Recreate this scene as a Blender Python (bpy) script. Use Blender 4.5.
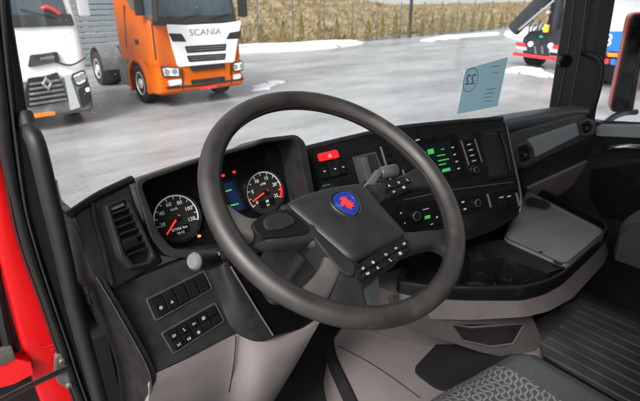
import bpy, bmesh, math, random
from mathutils import Vector as V, Matrix
R_ = math.radians
random.seed(4)
# ------------------------------------------------------------------ camera, sky, sun, exposure
scn = bpy.context.scene
for o in list(bpy.data.objects): bpy.data.objects.remove(o)
EYE = 2.65                      # eye height above the yard; scene code below is written relative to the eye
YAW, PITCH, LENS = 40.0, 23.4, 27.0
cam_d = bpy.data.cameras.new('camera'); cam = bpy.data.objects.new('camera', cam_d)
scn.collection.objects.link(cam); scn.camera = cam
cam.location = (0, 0, EYE); cam.rotation_euler = (R_(90 - PITCH), 0, R_(-YAW))
cam_d.lens = LENS; cam_d.sensor_width = 36; cam_d.clip_start = .02; cam_d.clip_end = 900
cam_d.dof.use_dof = True; cam_d.dof.focus_distance = 1.0; cam_d.dof.aperture_fstop = 8.0
SUN_EL, SUN_AZ = 44.0, 242.0    # azimuth from +Y clockwise
w = bpy.data.worlds.new('World'); scn.world = w; w.use_nodes = True
nt = w.node_tree; nt.nodes.clear()
sky = nt.nodes.new('ShaderNodeTexSky'); sky.sky_type = 'NISHITA'; sky.sun_disc = False
sky.sun_elevation = R_(SUN_EL); sky.sun_rotation = R_(SUN_AZ); sky.dust_density = 6; sky.air_density = 1.2
hs = nt.nodes.new('ShaderNodeHueSaturation'); hs.inputs['Saturation'].default_value = .28
bg = nt.nodes.new('ShaderNodeBackground'); bg.inputs['Strength'].default_value = .15
wo = nt.nodes.new('ShaderNodeOutputWorld')
nt.links.new(sky.outputs[0], hs.inputs['Color']); nt.links.new(hs.outputs[0], bg.inputs['Color']); nt.links.new(bg.outputs[0], wo.inputs[0])
sd = bpy.data.lights.new('sun', 'SUN'); sd.energy = 1.5; sd.angle = R_(14); sd.color = (1, .96, .9)
sun = bpy.data.objects.new('sun', sd); scn.collection.objects.link(sun)
sv = V((math.sin(R_(SUN_AZ)) * math.cos(R_(SUN_EL)), math.cos(R_(SUN_AZ)) * math.cos(R_(SUN_EL)), math.sin(R_(SUN_EL))))
sun.rotation_euler = sv.to_track_quat('Z', 'Y').to_euler(); sun.location = sv * 40
scn.view_settings.view_transform = 'Standard'; scn.view_settings.look = 'None'
scn.view_settings.gamma = 1; scn.view_settings.use_curve_mapping = False
scn.view_settings.exposure = .95
scn.render.engine = 'CYCLES'
scn.cycles.max_bounces = 10; scn.cycles.diffuse_bounces = 5; scn.cycles.transparent_max_bounces = 16

# ------------------------------------------------------------------ helpers
C = scn.collection
BASE = {}
cp, sp_, cy, sy = math.cos(R_(PITCH)), math.sin(R_(PITCH)), math.cos(R_(YAW)), math.sin(R_(YAW))
CD = V((sy * cp, cy * cp, -sp_)); CR = V((cy, -sy, 0)); CU = CR.cross(CD)
def ray(x, y): return CD + CR * ((x - 320) / 480) + CU * ((200.5 - y) / 480)
def aX(x, y, X): v = ray(x, y); return v * (X / v.x)
def aY(x, y, Y): v = ray(x, y); return v * (Y / v.y)
def aZ(x, y, Z): v = ray(x, y); return v * (Z / v.z)
class Pl:                       # a tilted working plane in the cab: u to the right, v up the slope, w out of it
    def __init__(s, O, yaw, tilt):
        s.O = V(O); s.yaw = yaw; s.tilt = tilt; a, t = R_(yaw), R_(tilt)
        nh = V((math.sin(a), -math.cos(a), 0)); s.ex = V((math.cos(a), math.sin(a), 0))
        s.n = nh * math.cos(t) + V((0, 0, math.sin(t))); s.ey = V((0, 0, math.cos(t))) - nh * math.sin(t)
    def off(s, w): return Pl(s.O + s.n * w, s.yaw, s.tilt)
    def P(s, u, v, w=0): return s.O + s.ex * u + s.ey * v + s.n * w
    def uv(s, x, y):
        r = ray(x, y); q = r * (s.O.dot(s.n) / r.dot(s.n)) - s.O
        return (q.dot(s.ex), q.dot(s.ey))
    def uvs(s, L): return [s.uv(*p) for p in L]
    def mat(s, u=0, v=0, w=0):
        p = s.P(u, v, w); return Matrix(((s.ex.x, s.ey.x, s.n.x, p.x), (s.ex.y, s.ey.y, s.n.y, p.y), (s.ex.z, s.ey.z, s.n.z, p.z), (0, 0, 0, 1)))
class Flat(Pl):                 # horizontal working plane
    def __init__(s, Z):
        s.O = V((0, 0, Z)); s.ex = V((1, 0, 0)); s.ey = V((0, 1, 0)); s.n = V((0, 0, 1)); s.Z = Z
    def off(s, w): return Flat(s.Z + w)
def roundpoly(pts, r, seg=4):
    out = []; n = len(pts)
    for i in range(n):
        p = V((pts[i][0], pts[i][1])); a = V(pts[i - 1][:2]) - p; b = V(pts[(i + 1) % n][:2]) - p
        la, lb = a.length, b.length; rr = min(r, la * .45, lb * .45)
        A = p + a / la * rr; B = p + b / lb * rr
        for k in range(seg + 1):
            t = k / seg; q = A * (1 - t) ** 2 + p * 2 * t * (1 - t) + B * t ** 2; out.append((q.x, q.y))
    return out
def shrink(pts, d):             # inset a loop towards its inside by d
    n = len(pts); out = []
    ar = sum(pts[i - 1][0] * pts[i][1] - pts[i][0] * pts[i - 1][1] for i in range(n))
    sg = 1 if ar > 0 else -1
    for i in range(n):
        a = V(pts[i - 1]); p = V(pts[i]); b = V(pts[(i + 1) % n])
        t = (b - a); t = t / max(t.length, 1e-9); nrm = V((-t.y, t.x)) * sg; out.append(tuple(p + nrm * d))
    for _ in range(12):          # where tight corners would fold over, collapse the folded edge
        bad = False
        for i in range(n):
            j = (i + 1) % n; e0 = V(pts[j]) - V(pts[i]); e1 = V(out[j]) - V(out[i])
            if e0.length > 1e-9 and e1.dot(e0) < -1e-12: m_ = tuple((V(out[i]) + V(out[j])) / 2); out[i] = out[j] = m_; bad = True
        if not bad: break
    for i in range(n):           # keep points distinct
        if out[i] == out[i - 1]: out[i] = tuple(V(out[i]) * .998 + V(pts[i]) * .002)
    return out
def rrect(w, h, r, seg=4): return roundpoly([(-w / 2, -h / 2), (w / 2, -h / 2), (w / 2, h / 2), (-w / 2, h / 2)], r, seg)
def circ(r, n=28, a0=0): return [(r * math.cos(a0 + 2 * math.pi * k / n), r * math.sin(a0 + 2 * math.pi * k / n)) for k in range(n)]
def shift(L, u, v): return [(a + u, b + v) for a, b in L]
def loft(bm, loops, caps=(True, True), closed=True):
    rows = [[bm.verts.new(p) for p in L] for L in loops]; n = len(rows[0])
    for A, B in zip(rows, rows[1:]):
        for i in range(n if closed else n - 1):
            j = (i + 1) % n; bm.faces.new((A[i], A[j], B[j], B[i]))
    if closed:
        if caps[0]: bm.faces.new(rows[0][::-1])
        if caps[1]: bm.faces.new(rows[-1])
    return rows
def pad(bm, pl, uv, w0, w1, bev=.002, tri=False):   # plate on a working plane with eased front edge
    b = min(bev, (w1 - w0) * .6)
    L = [[pl.P(u, v, w0) for u, v in uv], [pl.P(u, v, w1 - b) for u, v in uv]]
    for k in (1, 2):
        a = k * math.pi / 4
        L.append([pl.P(u, v, w1 - b + b * math.sin(a)) for u, v in shrink(uv, b * (1 - math.cos(a)))])
    loft(bm, L); return bm
def ring(bm, pl, out, inn, w0, w1, bev=.003):       # frame between two loops of equal count
    b = bev; L = []
    L.append([pl.P(u, v, w0) for u, v in out]); L.append([pl.P(u, v, w1 - b) for u, v in out])
    L.append([pl.P(u, v, w1 - b * .3) for u, v in shrink(out, b * .3)]); L.append([pl.P(u, v, w1) for u, v in shrink(out, b)])
    L.append([pl.P(u, v, w1) for u, v in shrink(inn, -b)]); L.append([pl.P(u, v, w1 - b * .3) for u, v in shrink(inn, -b * .3)])
    L.append([pl.P(u, v, w1 - b) for u, v in inn]); L.append([pl.P(u, v, w0) for u, v in inn]); L.append(L[0])
    loft(bm, L, (False, False)); bmesh.ops.remove_doubles(bm, verts=bm.verts, dist=1e-6); return bm
def box(bm, c, s, ex=V((1, 0, 0)), ey=V((0, 1, 0)), ez=V((0, 0, 1)), bev=0.0, seg=2):
    c = V(c); vs = []
    b2 = bmesh.new() if bev else bm
    for i in (-.5, .5):
        for j in (-.5, .5):
            for k in (-.5, .5): vs.append(b2.verts.new(c + ex * (s[0] * i) + ey * (s[1] * j) + ez * (s[2] * k)))
    for f in ((0, 1, 3, 2), (4, 6, 7, 5), (0, 4, 5, 1), (2, 3, 7, 6), (0, 2, 6, 4), (1, 5, 7, 3)): b2.faces.new([vs[i] for i in f])
    if bev:
        bmesh.ops.bevel(b2, geom=b2.edges[:], offset=bev, segments=seg, affect='EDGES', profile=.6)
        merge(bm, b2)
    return bm
def merge(bm, b2):
    m = bpy.data.meshes.new('t'); b2.to_mesh(m); b2.free(); bm.from_mesh(m); bpy.data.meshes.remove(m)
def prism(bm, loop, vec, bev=0.0, seg=2):
    b2 = bmesh.new(); a = [b2.verts.new(p) for p in loop]; b = [b2.verts.new(V(p) + V(vec)) for p in loop]; n = len(a)
    b2.faces.new(a[::-1]); b2.faces.new(b)
    for i in range(n): b2.faces.new((a[i], a[(i + 1) % n], b[(i + 1) % n], b[i]))
    bmesh.ops.recalc_face_normals(b2, faces=b2.faces)
    if bev: bmesh.ops.bevel(b2, geom=[e for e in b2.edges if e.calc_face_angle(0) > .4], offset=bev, segments=seg, affect='EDGES', profile=.6)
    merge(bm, b2); return bm
def spline(pts, n=6, closed=False):
    pts = [V(p) for p in pts]; N = len(pts); out = []
    for i in range(N if closed else N - 1):
        g = (lambda k: pts[k % N]) if closed else (lambda k: pts[max(0, min(N - 1, k))])
        a, b, c, d = g(i - 1), g(i), g(i + 1), g(i + 2)
        for k in range(n):
            t = k / n
            out.append(.5 * ((2 * b) + (c - a) * t + (2 * a - 5 * b + 4 * c - d) * t * t + (3 * b - a - 3 * c + d) * t ** 3))
    if not closed: out.append(pts[-1])
    return out
def tube(bm, path, r, n=10, closed=False, ratio=1.0):
    N = len(path); loops = []; up = None
    for i, p in enumerate(path):
        p = V(p)
        t = (V(path[(i + 1) % N]) - V(path[i - 1])) if closed else (V(path[min(N - 1, i + 1)]) - V(path[max(0, i - 1)]))
        t.normalize()
        if up is None: up = t.orthogonal().normalized()
        up = (up - t * up.dot(t)).normalized(); s = t.cross(up)
        rr = r(i / max(1, N - 1)) if callable(r) else r
        loops.append([p + (up * math.cos(2 * math.pi * k / n) + s * math.sin(2 * math.pi * k / n) * ratio) * rr for k in range(n)])
    if closed: loft(bm, loops + [loops[0]], (False, False)); bmesh.ops.remove_doubles(bm, verts=bm.verts, dist=1e-6)
    else: loft(bm, loops)
    return bm
def lathe(bm, pl, u, v, prof, n=32):                 # profile of (radius, height) turned about the plane's normal
    loops = [[pl.P(u + r * math.cos(2 * math.pi * k / n), v + r * math.sin(2 * math.pi * k / n), h) for k in range(n)] for r, h in prof]
    loft(bm, loops); return bm
def sheet(bm, rows, thick=V((0, .02, 0)), sub=4):    # smooth panel through rows of points, given a thickness
    g = [spline(r, sub) for r in rows]; cols = list(zip(*g)); g2 = list(zip(*[spline(c, sub) for c in cols]))
    f = [[bm.verts.new(p) for p in r] for r in g2]; b = [[bm.verts.new(V(p) + thick) for p in r] for r in g2]
    n, m = len(f), len(f[0])
    for i in range(n - 1):
        for j in range(m - 1):
            bm.faces.new((f[i][j], f[i][j + 1], f[i + 1][j + 1], f[i + 1][j])); bm.faces.new((b[i][j], b[i + 1][j], b[i + 1][j + 1], b[i][j + 1]))
    rim = [(0, j) for j in range(m)] + [(i, m - 1) for i in range(1, n)] + [(n - 1, j) for j in range(m - 2, -1, -1)] + [(i, 0) for i in range(n - 2, 0, -1)]
    for k in range(len(rim)):
        a, c = rim[k], rim[(k + 1) % len(rim)]; bm.faces.new((f[a[0]][a[1]], b[a[0]][a[1]], b[c[0]][c[1]], f[c[0]][c[1]]))
    return bm
def text(bm, s, size, M, mirror=False, ext=.0004, sx=1.0):
    cu = bpy.data.curves.new('t', 'FONT'); cu.body = s; cu.size = size; cu.extrude = ext; cu.align_x = 'CENTER'; cu.align_y = 'CENTER'; cu.resolution_u = 3
    ob = bpy.data.objects.new('t', cu); me = bpy.data.meshes.new_from_object(ob)
    me.transform(M @ Matrix.Diagonal((-sx if mirror else sx, 1, 1, 1))); bm.from_mesh(me)
    bpy.data.meshes.remove(me); bpy.data.objects.remove(ob); bpy.data.curves.remove(cu); return bm
def thing(name, base, label, cat, group=None):
    o = bpy.data.objects.new(name, None); C.objects.link(o); b = V(base) + V((0, 0, EYE)); o.location = b; BASE[o.name] = b
    o['label'] = label; o['category'] = cat; o.empty_display_size = .1
    if group: o['group'] = group
    return o
def mk(name, bm, mat, parent=None, smooth=38, label=None, cat=None, group=None, kind=None, base=None):
    bmesh.ops.recalc_face_normals(bm, faces=bm.faces)
    me = bpy.data.meshes.new(name); sh = V((0, 0, EYE))
    o = bpy.data.objects.new(name, me)
    if parent is not None: o.parent = parent; sh = sh - BASE[parent.name]; b = BASE[parent.name]
    else: b = (V(base) + sh) if base else V((0, 0, 0)); o.location = b; sh = sh - b
    bmesh.ops.translate(bm, verts=bm.verts, vec=sh); bm.to_mesh(me); bm.free()
    for m in (mat if isinstance(mat, (list, tuple)) else [mat]): me.materials.append(m)
    if smooth:
        me.shade_smooth(); me.set_sharp_from_angle(angle=R_(smooth))
    C.objects.link(o); BASE[o.name] = b
    if smooth and len(me.polygons) < 4000: wn = o.modifiers.new('wn', 'WEIGHTED_NORMAL'); wn.keep_sharp = True
    if label: o['label'] = label
    if cat: o['category'] = cat
    if group: o['group'] = group
    if kind: o['kind'] = kind
    return o
B = bmesh.new
def copy_tree(o, parent=None):
    c = o.copy(); C.objects.link(c); c.parent = parent
    for ch in o.children: copy_tree(ch, c)
    return c

# ------------------------------------------------------------------ materials
def mat(name, col, rough=.5, metal=0, var=.12, scale=40, bump=.0, bscale=600, spec=.36, emit=None, estr=0, col2=None, rvar=.0, coat=0, wear=None):
    m = bpy.data.materials.new(name); m.use_nodes = True; n = m.node_tree; p = n.nodes['Principled BSDF']
    tc = n.nodes.new('ShaderNodeTexCoord'); no = n.nodes.new('ShaderNodeTexNoise'); no.inputs['Scale'].default_value = scale; no.inputs['Detail'].default_value = 6
    n.links.new(tc.outputs['Object'], no.inputs['Vector'])
    mx = n.nodes.new('ShaderNodeMix'); mx.data_type = 'RGBA'
    a = tuple(c * (1 - var) for c in col); b = col2 or tuple(min(1, c * (1 + var)) for c in col)
    rp = n.nodes.new('ShaderNodeMapRange'); rp.inputs[1].default_value = .3; rp.inputs[2].default_value = .7
    n.links.new(no.outputs[0], rp.inputs[0]); n.links.new(rp.outputs[0], mx.inputs[0])
    mx.inputs[6].default_value = (*a, 1); mx.inputs[7].default_value = (*b, 1)
    cout = mx.outputs[2]
    if wear:                       # scattered wear with its own colour: (colour, scale, threshold)
        n3 = n.nodes.new('ShaderNodeTexNoise'); n3.inputs['Scale'].default_value = wear[1]; n3.inputs['Detail'].default_value = 8
        n.links.new(tc.outputs['Object'], n3.inputs['Vector'])
        r3 = n.nodes.new('ShaderNodeMapRange'); r3.inputs[1].default_value = wear[2]; r3.inputs[2].default_value = wear[2] + .16; r3.inputs[4].default_value = wear[3] if len(wear) > 3 else 1
        n.links.new(n3.outputs[0], r3.inputs[0])
        m3 = n.nodes.new('ShaderNodeMix'); m3.data_type = 'RGBA'; n.links.new(r3.outputs[0], m3.inputs[0]); n.links.new(cout, m3.inputs[6]); m3.inputs[7].default_value = (*wear[0], 1); cout = m3.outputs[2]
    n.links.new(cout, p.inputs['Base Color'])
    p.inputs['Roughness'].default_value = rough; p.inputs['Metallic'].default_value = metal; p.inputs['Specular IOR Level'].default_value = spec
    p.inputs['Coat Weight'].default_value = coat; p.inputs['Coat Roughness'].default_value = .08
    if rvar:
        r2 = n.nodes.new('ShaderNodeMapRange'); r2.inputs[1].default_value = .3; r2.inputs[2].default_value = .7
        r2.inputs[3].default_value = rough - rvar; r2.inputs[4].default_value = rough + rvar; n.links.new(no.outputs[0], r2.inputs[0]); n.links.new(r2.outputs[0], p.inputs['Roughness'])
    if bump:
        n2 = n.nodes.new('ShaderNodeTexNoise'); n2.inputs['Scale'].default_value = bscale; n2.inputs['Detail'].default_value = 3; n.links.new(tc.outputs['Object'], n2.inputs['Vector'])
        bn = n.nodes.new('ShaderNodeBump'); bn.inputs['Strength'].default_value = bump; bn.inputs['Distance'].default_value = .001
        n.links.new(n2.outputs[0], bn.inputs['Height']); n.links.new(bn.outputs[0], p.inputs['Normal'])
    if emit: p.inputs['Emission Color'].default_value = (*emit, 1); p.inputs['Emission Strength'].default_value = estr
    return m
M = {}
M['dash'] = mat('dash_plastic', (.0165, .0158, .0170), .40, var=.15, bump=.22, bscale=1400, rvar=.08, spec=.45, wear=((.045, .044, .045), 16, .56, .22))
M['dashlite'] = mat('dash_grey_plastic', (.042, .0415, .043), .42, bump=.22, bscale=1400, rvar=.07, spec=.45, wear=((.09, .085, .08), 14, .56, .3))
M['black'] = mat('black_plastic', (.006, .006, .0065), .36, bump=.15, bscale=1400, rvar=.08, spec=.32, wear=((.024, .023, .023), 18, .57, .35))
M['gloss'] = mat('gloss_black', (.005, .005, .006), .2, rvar=.06, spec=.3, wear=((.02, .02, .02), 20, .58, .3))
M['matte'] = mat('matte_black', (.008, .008, .008), .8)
M['rubber'] = mat('rubber_seal', (.010, .010, .0105), .5, bump=.2, bscale=300, rvar=.08)
M['pillar'] = mat('pillar_trim', (.012, .012, .013), .52, bump=.25, bscale=500, rvar=.05)
M['rim'] = mat('worn_rim_leather', (.021, .019, .0182), .48, var=.35, scale=18, bump=.25, bscale=1300, rvar=.09, spec=.6, wear=((.046, .040, .034), 30, .60))
M['hub'] = mat('hub_plastic', (.0125, .0122, .013), .44, bump=.3, bscale=1400, rvar=.06, spec=.45, wear=((.04, .038, .036), 22, .58, .4))
M['spoke'] = mat('worn_spoke_silver', (.078, .075, .074), .42, metal=.3, var=.2, scale=25, rvar=.1, wear=((.07, .06, .055), 40, .62))
M['beige'] = mat('beige_plastic', (.192, .171, .170), .46, var=.08, scale=9, bump=.22, bscale=1200, rvar=.06, wear=((.12, .10, .10), 9, .58, .5))
M['beige_shaded'] = mat('console_shaded_beige', (.106, .094, .096), .46, var=.08, scale=9, bump=.22, bscale=1200, rvar=.06, wear=((.075, .063, .062), 9, .58, .5))  # beige plastic darkened: light falloff away from the open door, put into colour
M['fascia'] = mat('fascia_grey_plastic', (.080, .083, .086), .42, bump=.22, bscale=1400, rvar=.06, spec=.45)
M['edge'] = mat('grey_edge', (.11, .115, .12), .4, var=.1)
M['insert'] = mat('grey_insert', (.235, .255, .265), .45, var=.05, bump=.15, bscale=500, rvar=.04)
M['tray'] = mat('grey_tray', (.13, .133, .138), .40, var=.15, scale=12, bump=.15, bscale=500, rvar=.08)
M['chrome'] = mat('chrome', (.62, .62, .63), .22, metal=1, rvar=.06)
M['steel'] = mat('dull_steel', (.13, .12, .11), .5, metal=.5, var=.3, scale=30, rvar=.1, wear=((.16, .12, .09), 30, .6))
M['white'] = mat('white_print', (.55, .55, .55), .5, emit=(.8, .8, .8), estr=.05)
M['print'] = mat('grey_print', (.42, .42, .42), .5)
M['redlit'] = mat('lit_red', (.7, .02, .02), .35, emit=(1, .02, .015), estr=.8)
M['needle'] = mat('red_needle', (.8, .03, .01), .4, emit=(1, .04, .02), estr=.55)
M['amber'] = mat('lit_amber', (.7, .25, .02), .4, emit=(1, .33, .03), estr=.55)
M['green'] = mat('lit_green', (.05, .36, .07), .4, emit=(.1, .85, .12), estr=.08)
M['screen'] = mat('screen_black', (.004, .006, .008), .2, emit=(.008, .014, .02), estr=.12)
M['navy'] = mat('screen_navy', (.006, .012, .04), .2, emit=(.01, .03, .10), estr=.10)
M['hazard'] = mat('hazard_red', (.62, .015, .02), .3, emit=(1, .01, .02), estr=.25)
M['stalk'] = mat('stalk_grey', (.065, .065, .066), .35, rvar=.05)
M['stalk_end'] = mat('stalk_end_grey', (.12, .12, .118), .35, rvar=.05)
M['red'] = mat('cab_red_paint', (.54, .005, .007), .30, var=.05, scale=6, rvar=.06, coat=.12, spec=.3)
M['mat_floor'] = mat('rubber_mat', (.10, .11, .11), .40, var=.35, scale=8, bump=.2, bscale=200, rvar=.1)
M['carpet'] = mat('black_carpet', (.008, .008, .009), .95, bump=.8, bscale=900)
M['seatdark'] = mat('seat_cloth', (.040, .040, .044), .9, var=.2, scale=300, bump=.5, bscale=1500)
M['headliner'] = mat('headliner', (.10, .097, .094), .9, bump=.3, bscale=600)
M['logo_blue'] = mat('logo_blue', (.012, .03, .22), .3)
M['logo_red'] = mat('logo_red', (.60, .03, .025), .4)
M['paper'] = mat('blue_paper', (.50, .70, .78), .8, var=.05, scale=8)
_n = M['paper'].node_tree; _t = _n.nodes.new('ShaderNodeBsdfTranslucent'); _t.inputs[0].default_value = (.66, .81, .86, 1); _x = _n.nodes.new('ShaderNodeMixShader'); _x.inputs[0].default_value = .72
_n.links.new(_n.nodes['Principled BSDF'].outputs[0], _x.inputs[1]); _n.links.new(_t.outputs[0], _x.inputs[2]); _n.links.new(_x.outputs[0], _n.nodes['Material Output'].inputs[0])
M['ink'] = mat('dark_ink', (.08, .14, .18), .8)
def glass_mat(name, tint=(.94, .97, .96), refl=1.0, dirt=.10):
    m = bpy.data.materials.new(name); m.use_nodes = True; n = m.node_tree; n.nodes.clear()
    o = n.nodes.new('ShaderNodeOutputMaterial'); t = n.nodes.new('ShaderNodeBsdfTransparent'); t.inputs[0].default_value = (*tint, 1)
    g = n.nodes.new('ShaderNodeBsdfGlossy'); g.inputs['Roughness'].default_value = .02
    f = n.nodes.new('ShaderNodeFresnel'); f.inputs[0].default_value = 1.30
    mu = n.nodes.new('ShaderNodeMath'); mu.operation = 'MULTIPLY'; mu.inputs[1].default_value = refl
    mx = n.nodes.new('ShaderNodeMixShader')
    n.links.new(f.outputs[0], mu.inputs[0]); n.links.new(mu.outputs[0], mx.inputs[0]); n.links.new(t.outputs[0], mx.inputs[1]); n.links.new(g.outputs[0], mx.inputs[2]); # faint dried smears on the glass
    tc = n.nodes.new('ShaderNodeTexCoord'); no = n.nodes.new('ShaderNodeTexNoise'); no.inputs['Scale'].default_value = 5; no.inputs['Detail'].default_value = 9; no.inputs['Roughness'].default_value = .7; n.links.new(tc.outputs['Object'], no.inputs['Vector'])
    mr = n.nodes.new('ShaderNodeMapRange'); mr.inputs[1].default_value = .45; mr.inputs[2].default_value = .8; mr.inputs[4].default_value = dirt; n.links.new(no.outputs[0], mr.inputs[0])
    tl = n.nodes.new('ShaderNodeBsdfTranslucent'); tl.inputs[0].default_value = (.9, .9, .9, 1); m2 = n.nodes.new('ShaderNodeMixShader')
    n.links.new(mr.outputs[0], m2.inputs[0]); n.links.new(mx.outputs[0], m2.inputs[1]); n.links.new(tl.outputs[0], m2.inputs[2]); n.links.new(m2.outputs[0], o.inputs[0])
    return m
M['drop'] = mat('water_drop', (.8, .82, .85), .15, var=.05)
M['glass'] = glass_mat('clear_glass', refl=.12)
def truchet_mat():
    m = mat('seat_pattern_cloth', (.038, .038, .041), .9, var=.25, scale=400, bump=.5, bscale=1500)
    n = m.node_tree; L = n.links; p = n.nodes['Principled BSDF']; src = p.inputs['Base Color'].links[0].from_socket
    def vm(op, a, b=None):
        q = n.nodes.new('ShaderNodeVectorMath'); q.operation = op
        L.new(a, q.inputs[0])
        if b is not None: (L.new(b, q.inputs[1]) if hasattr(b, 'is_linked') else setattr(q.inputs[1], 'default_value', b))
        return q
    def ma(op, a, b=None):
        q = n.nodes.new('ShaderNodeMath'); q.operation = op
        for i, x in enumerate((a, b)):
            if x is None: continue
            if hasattr(x, 'is_linked'): L.new(x, q.inputs[i])
            else: q.inputs[i].default_value = x
        return q.outputs[0]
    tc = n.nodes.new('ShaderNodeTexCoord'); sc = vm('MULTIPLY', tc.outputs['Object'], (72, 72, 0)); ro = n.nodes.new('ShaderNodeVectorRotate')
    L.new(sc.outputs[0], ro.inputs['Vector']); ro.inputs['Angle'].default_value = .35
    fl = vm('FLOOR', ro.outputs[0]); fr = vm('FRACTION', ro.outputs[0])
    wn = n.nodes.new('ShaderNodeTexWhiteNoise'); wn.noise_dimensions = '2D'; L.new(fl.outputs[0], wn.inputs['Vector'])
    flip = ma('GREATER_THAN', wn.outputs['Value'], .5)
    sx = n.nodes.new('ShaderNodeSeparateXYZ'); L.new(fr.outputs[0], sx.inputs[0])
    fx = ma('ABSOLUTE', ma('SUBTRACT', sx.outputs[0], flip)); fy = sx.outputs[1]
    cmb = n.nodes.new('ShaderNodeCombineXYZ'); L.new(fx, cmb.inputs[0]); L.new(fy, cmb.inputs[1])
    l1 = vm('LENGTH', cmb.outputs[0]); s1 = vm('SUBTRACT', cmb.outputs[0], (1, 1, 0)); l2 = vm('LENGTH', s1.outputs[0])
    d = ma('MINIMUM', ma('ABSOLUTE', ma('SUBTRACT', l1.outputs['Value'], .5)), ma('ABSOLUTE', ma('SUBTRACT', l2.outputs['Value'], .5)))
    k = ma('LESS_THAN', d, .15)
    mx = n.nodes.new('ShaderNodeMix'); mx.data_type = 'RGBA'; L.new(k, mx.inputs[0]); L.new(src, mx.inputs[6]); mx.inputs[7].default_value = (.118, .116, .113, 1)
    L.new(mx.outputs[2], p.inputs['Base Color']); return m
M['seatpat'] = truchet_mat()
# ================================================================== THE YARD OUTSIDE
G = -EYE
def ground_mat():
    m = mat('wet_pavers', (.205, .206, .212), .35, var=.14, scale=.6, rvar=.05, spec=.5, bump=.6, bscale=9)
    n = m.node_tree; L = n.links; p = n.nodes['Principled BSDF']; src = p.inputs['Base Color'].links[0].from_socket
    tc = n.nodes.new('ShaderNodeTexCoord'); br = n.nodes.new('ShaderNodeTexBrick'); L.new(tc.outputs['Object'], br.inputs['Vector'])
    br.inputs['Scale'].default_value = 1; br.inputs['Brick Width'].default_value = .2; br.inputs['Row Height'].default_value = .1; br.inputs['Mortar Size'].default_value = .006
    br.inputs['Color1'].default_value = (.9, .9, .9, 1); br.inputs['Color2'].default_value = (1.05, 1.05, 1.05, 1); br.inputs['Mortar'].default_value = (.62, .62, .62, 1)
    mu = n.nodes.new('ShaderNodeMix'); mu.data_type = 'RGBA'; mu.blend_type = 'MULTIPLY'; mu.inputs[0].default_value = 1; L.new(src, mu.inputs[6]); L.new(br.outputs[0], mu.inputs[7])
    # slush: thin pale patches left lying on the stones
    mp = n.nodes.new('ShaderNodeMapping'); mp.inputs['Scale'].default_value = (.30, .75, 1); L.new(tc.outputs['Object'], mp.inputs['Vector'])
    no = n.nodes.new('ShaderNodeTexNoise'); no.inputs['Scale'].default_value = .8; no.inputs['Detail'].default_value = 10; no.inputs['Roughness'].default_value = .65; L.new(mp.outputs[0], no.inputs['Vector'])
    rr = n.nodes.new('ShaderNodeMapRange'); rr.inputs[1].default_value = .40; rr.inputs[2].default_value = .75; rr.inputs[4].default_value = .42; L.new(no.outputs[0], rr.inputs[0])
    m2 = n.nodes.new('ShaderNodeMix'); m2.data_type = 'RGBA'; L.new(rr.outputs[0], m2.inputs[0]); L.new(mu.outputs[2], m2.inputs[6]); m2.inputs[7].default_value = (.62, .63, .65, 1)
    L.new(m2.outputs[2], p.inputs['Base Color']); return m
M['ground'] = ground_mat()
M['snow'] = mat('old_snow', (.66, .67, .69), .7, var=.06, scale=3, bump=.4, bscale=40)
M['grass'] = mat('dry_grass', (.185, .135, .072), .95, var=.45, scale=1.6, col2=(.275, .215, .12), bump=.5, bscale=30, wear=((.11, .09, .045), .9, .50))
M['blade'] = mat('dry_grass_blades', (.23, .165, .08), .9, var=.5, scale=.9, col2=(.36, .28, .155))
M['kerb'] = mat('kerb_concrete', (.25, .24, .23), .85, var=.2, scale=4)
M['thuja'] = mat('thuja_green', (.10, .10, .028), .9, var=.4, scale=20, col2=(.20, .16, .05))
M['post'] = mat('grey_post', (.10, .10, .11), .6, var=.15)
M['orange'] = mat('orange_paint', (.50, .092, .002), .4, var=.06, scale=3, spec=.3, coat=.0, wear=((.5, .12, .04), 5, .6, .4))
M['cabwhite'] = mat('white_paint', (.76, .76, .77), .28, var=.04, scale=3, coat=.4)
M['tglass'] = mat('truck_glass', (.045, .065, .075), .05, var=.5, scale=1.2, rvar=.02)
M['tblack'] = mat('truck_black', (.02, .02, .022), .45, var=.25, scale=8)
M['crane'] = mat('crane_dark_paint', (.022, .025, .032), .4, var=.25, scale=6)
M['tgrey'] = mat('truck_grey', (.12, .125, .13), .5, var=.2, scale=8, wear=((.3, .28, .26), 4, .6))
M['lamp'] = mat('headlamp', (.70, .72, .75), .12, var=.25, scale=14)
M['silver'] = mat('silver_paint', (.55, .56, .58), .3, metal=.4, var=.1)
M['wheel_rim'] = mat('alloy_rim', (.75, .75, .76), .3, metal=.5, var=.2, scale=9)
M['tyre'] = mat('tyre', (.02, .02, .02), .75, var=.3, scale=20)
M['letter'] = mat('lettering_grey', (.22, .22, .23), .4, metal=.3)
M['boxgrey'] = mat('pale_box_grey', (.36, .38, .40), .5, var=.15, scale=1.5)
M['plate'] = mat('orange_plate', (.80, .22, .03), .5)
M['slat'] = mat('grey_slat', (.17, .20, .23), .5, var=.12, scale=2)
M['brick'] = mat('brown_cladding', (.42, .22, .12), .8, var=.2, scale=3)
M['bluep'] = mat('blue_panel', (.015, .14, .45), .4, var=.06)
M['tred'] = mat('red_bar', (.60, .04, .05), .4)
M['yellow'] = mat('yellow_part', (.75, .50, .03), .5)
M['teal'] = mat('green_mark', (.02, .42, .25), .5)
M['bwall'] = mat('pale_wall', (.45, .47, .46), .8, var=.08, scale=1)
M['bglass'] = mat('hall_glass', (.16, .24, .26), .12, var=.3, scale=.5)
M['leaf'] = mat('conifer_green', (.035, .06, .03), .9, var=.4, scale=6)
M['bark'] = mat('bark', (.08, .06, .045), .9, var=.3, scale=20)
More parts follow.
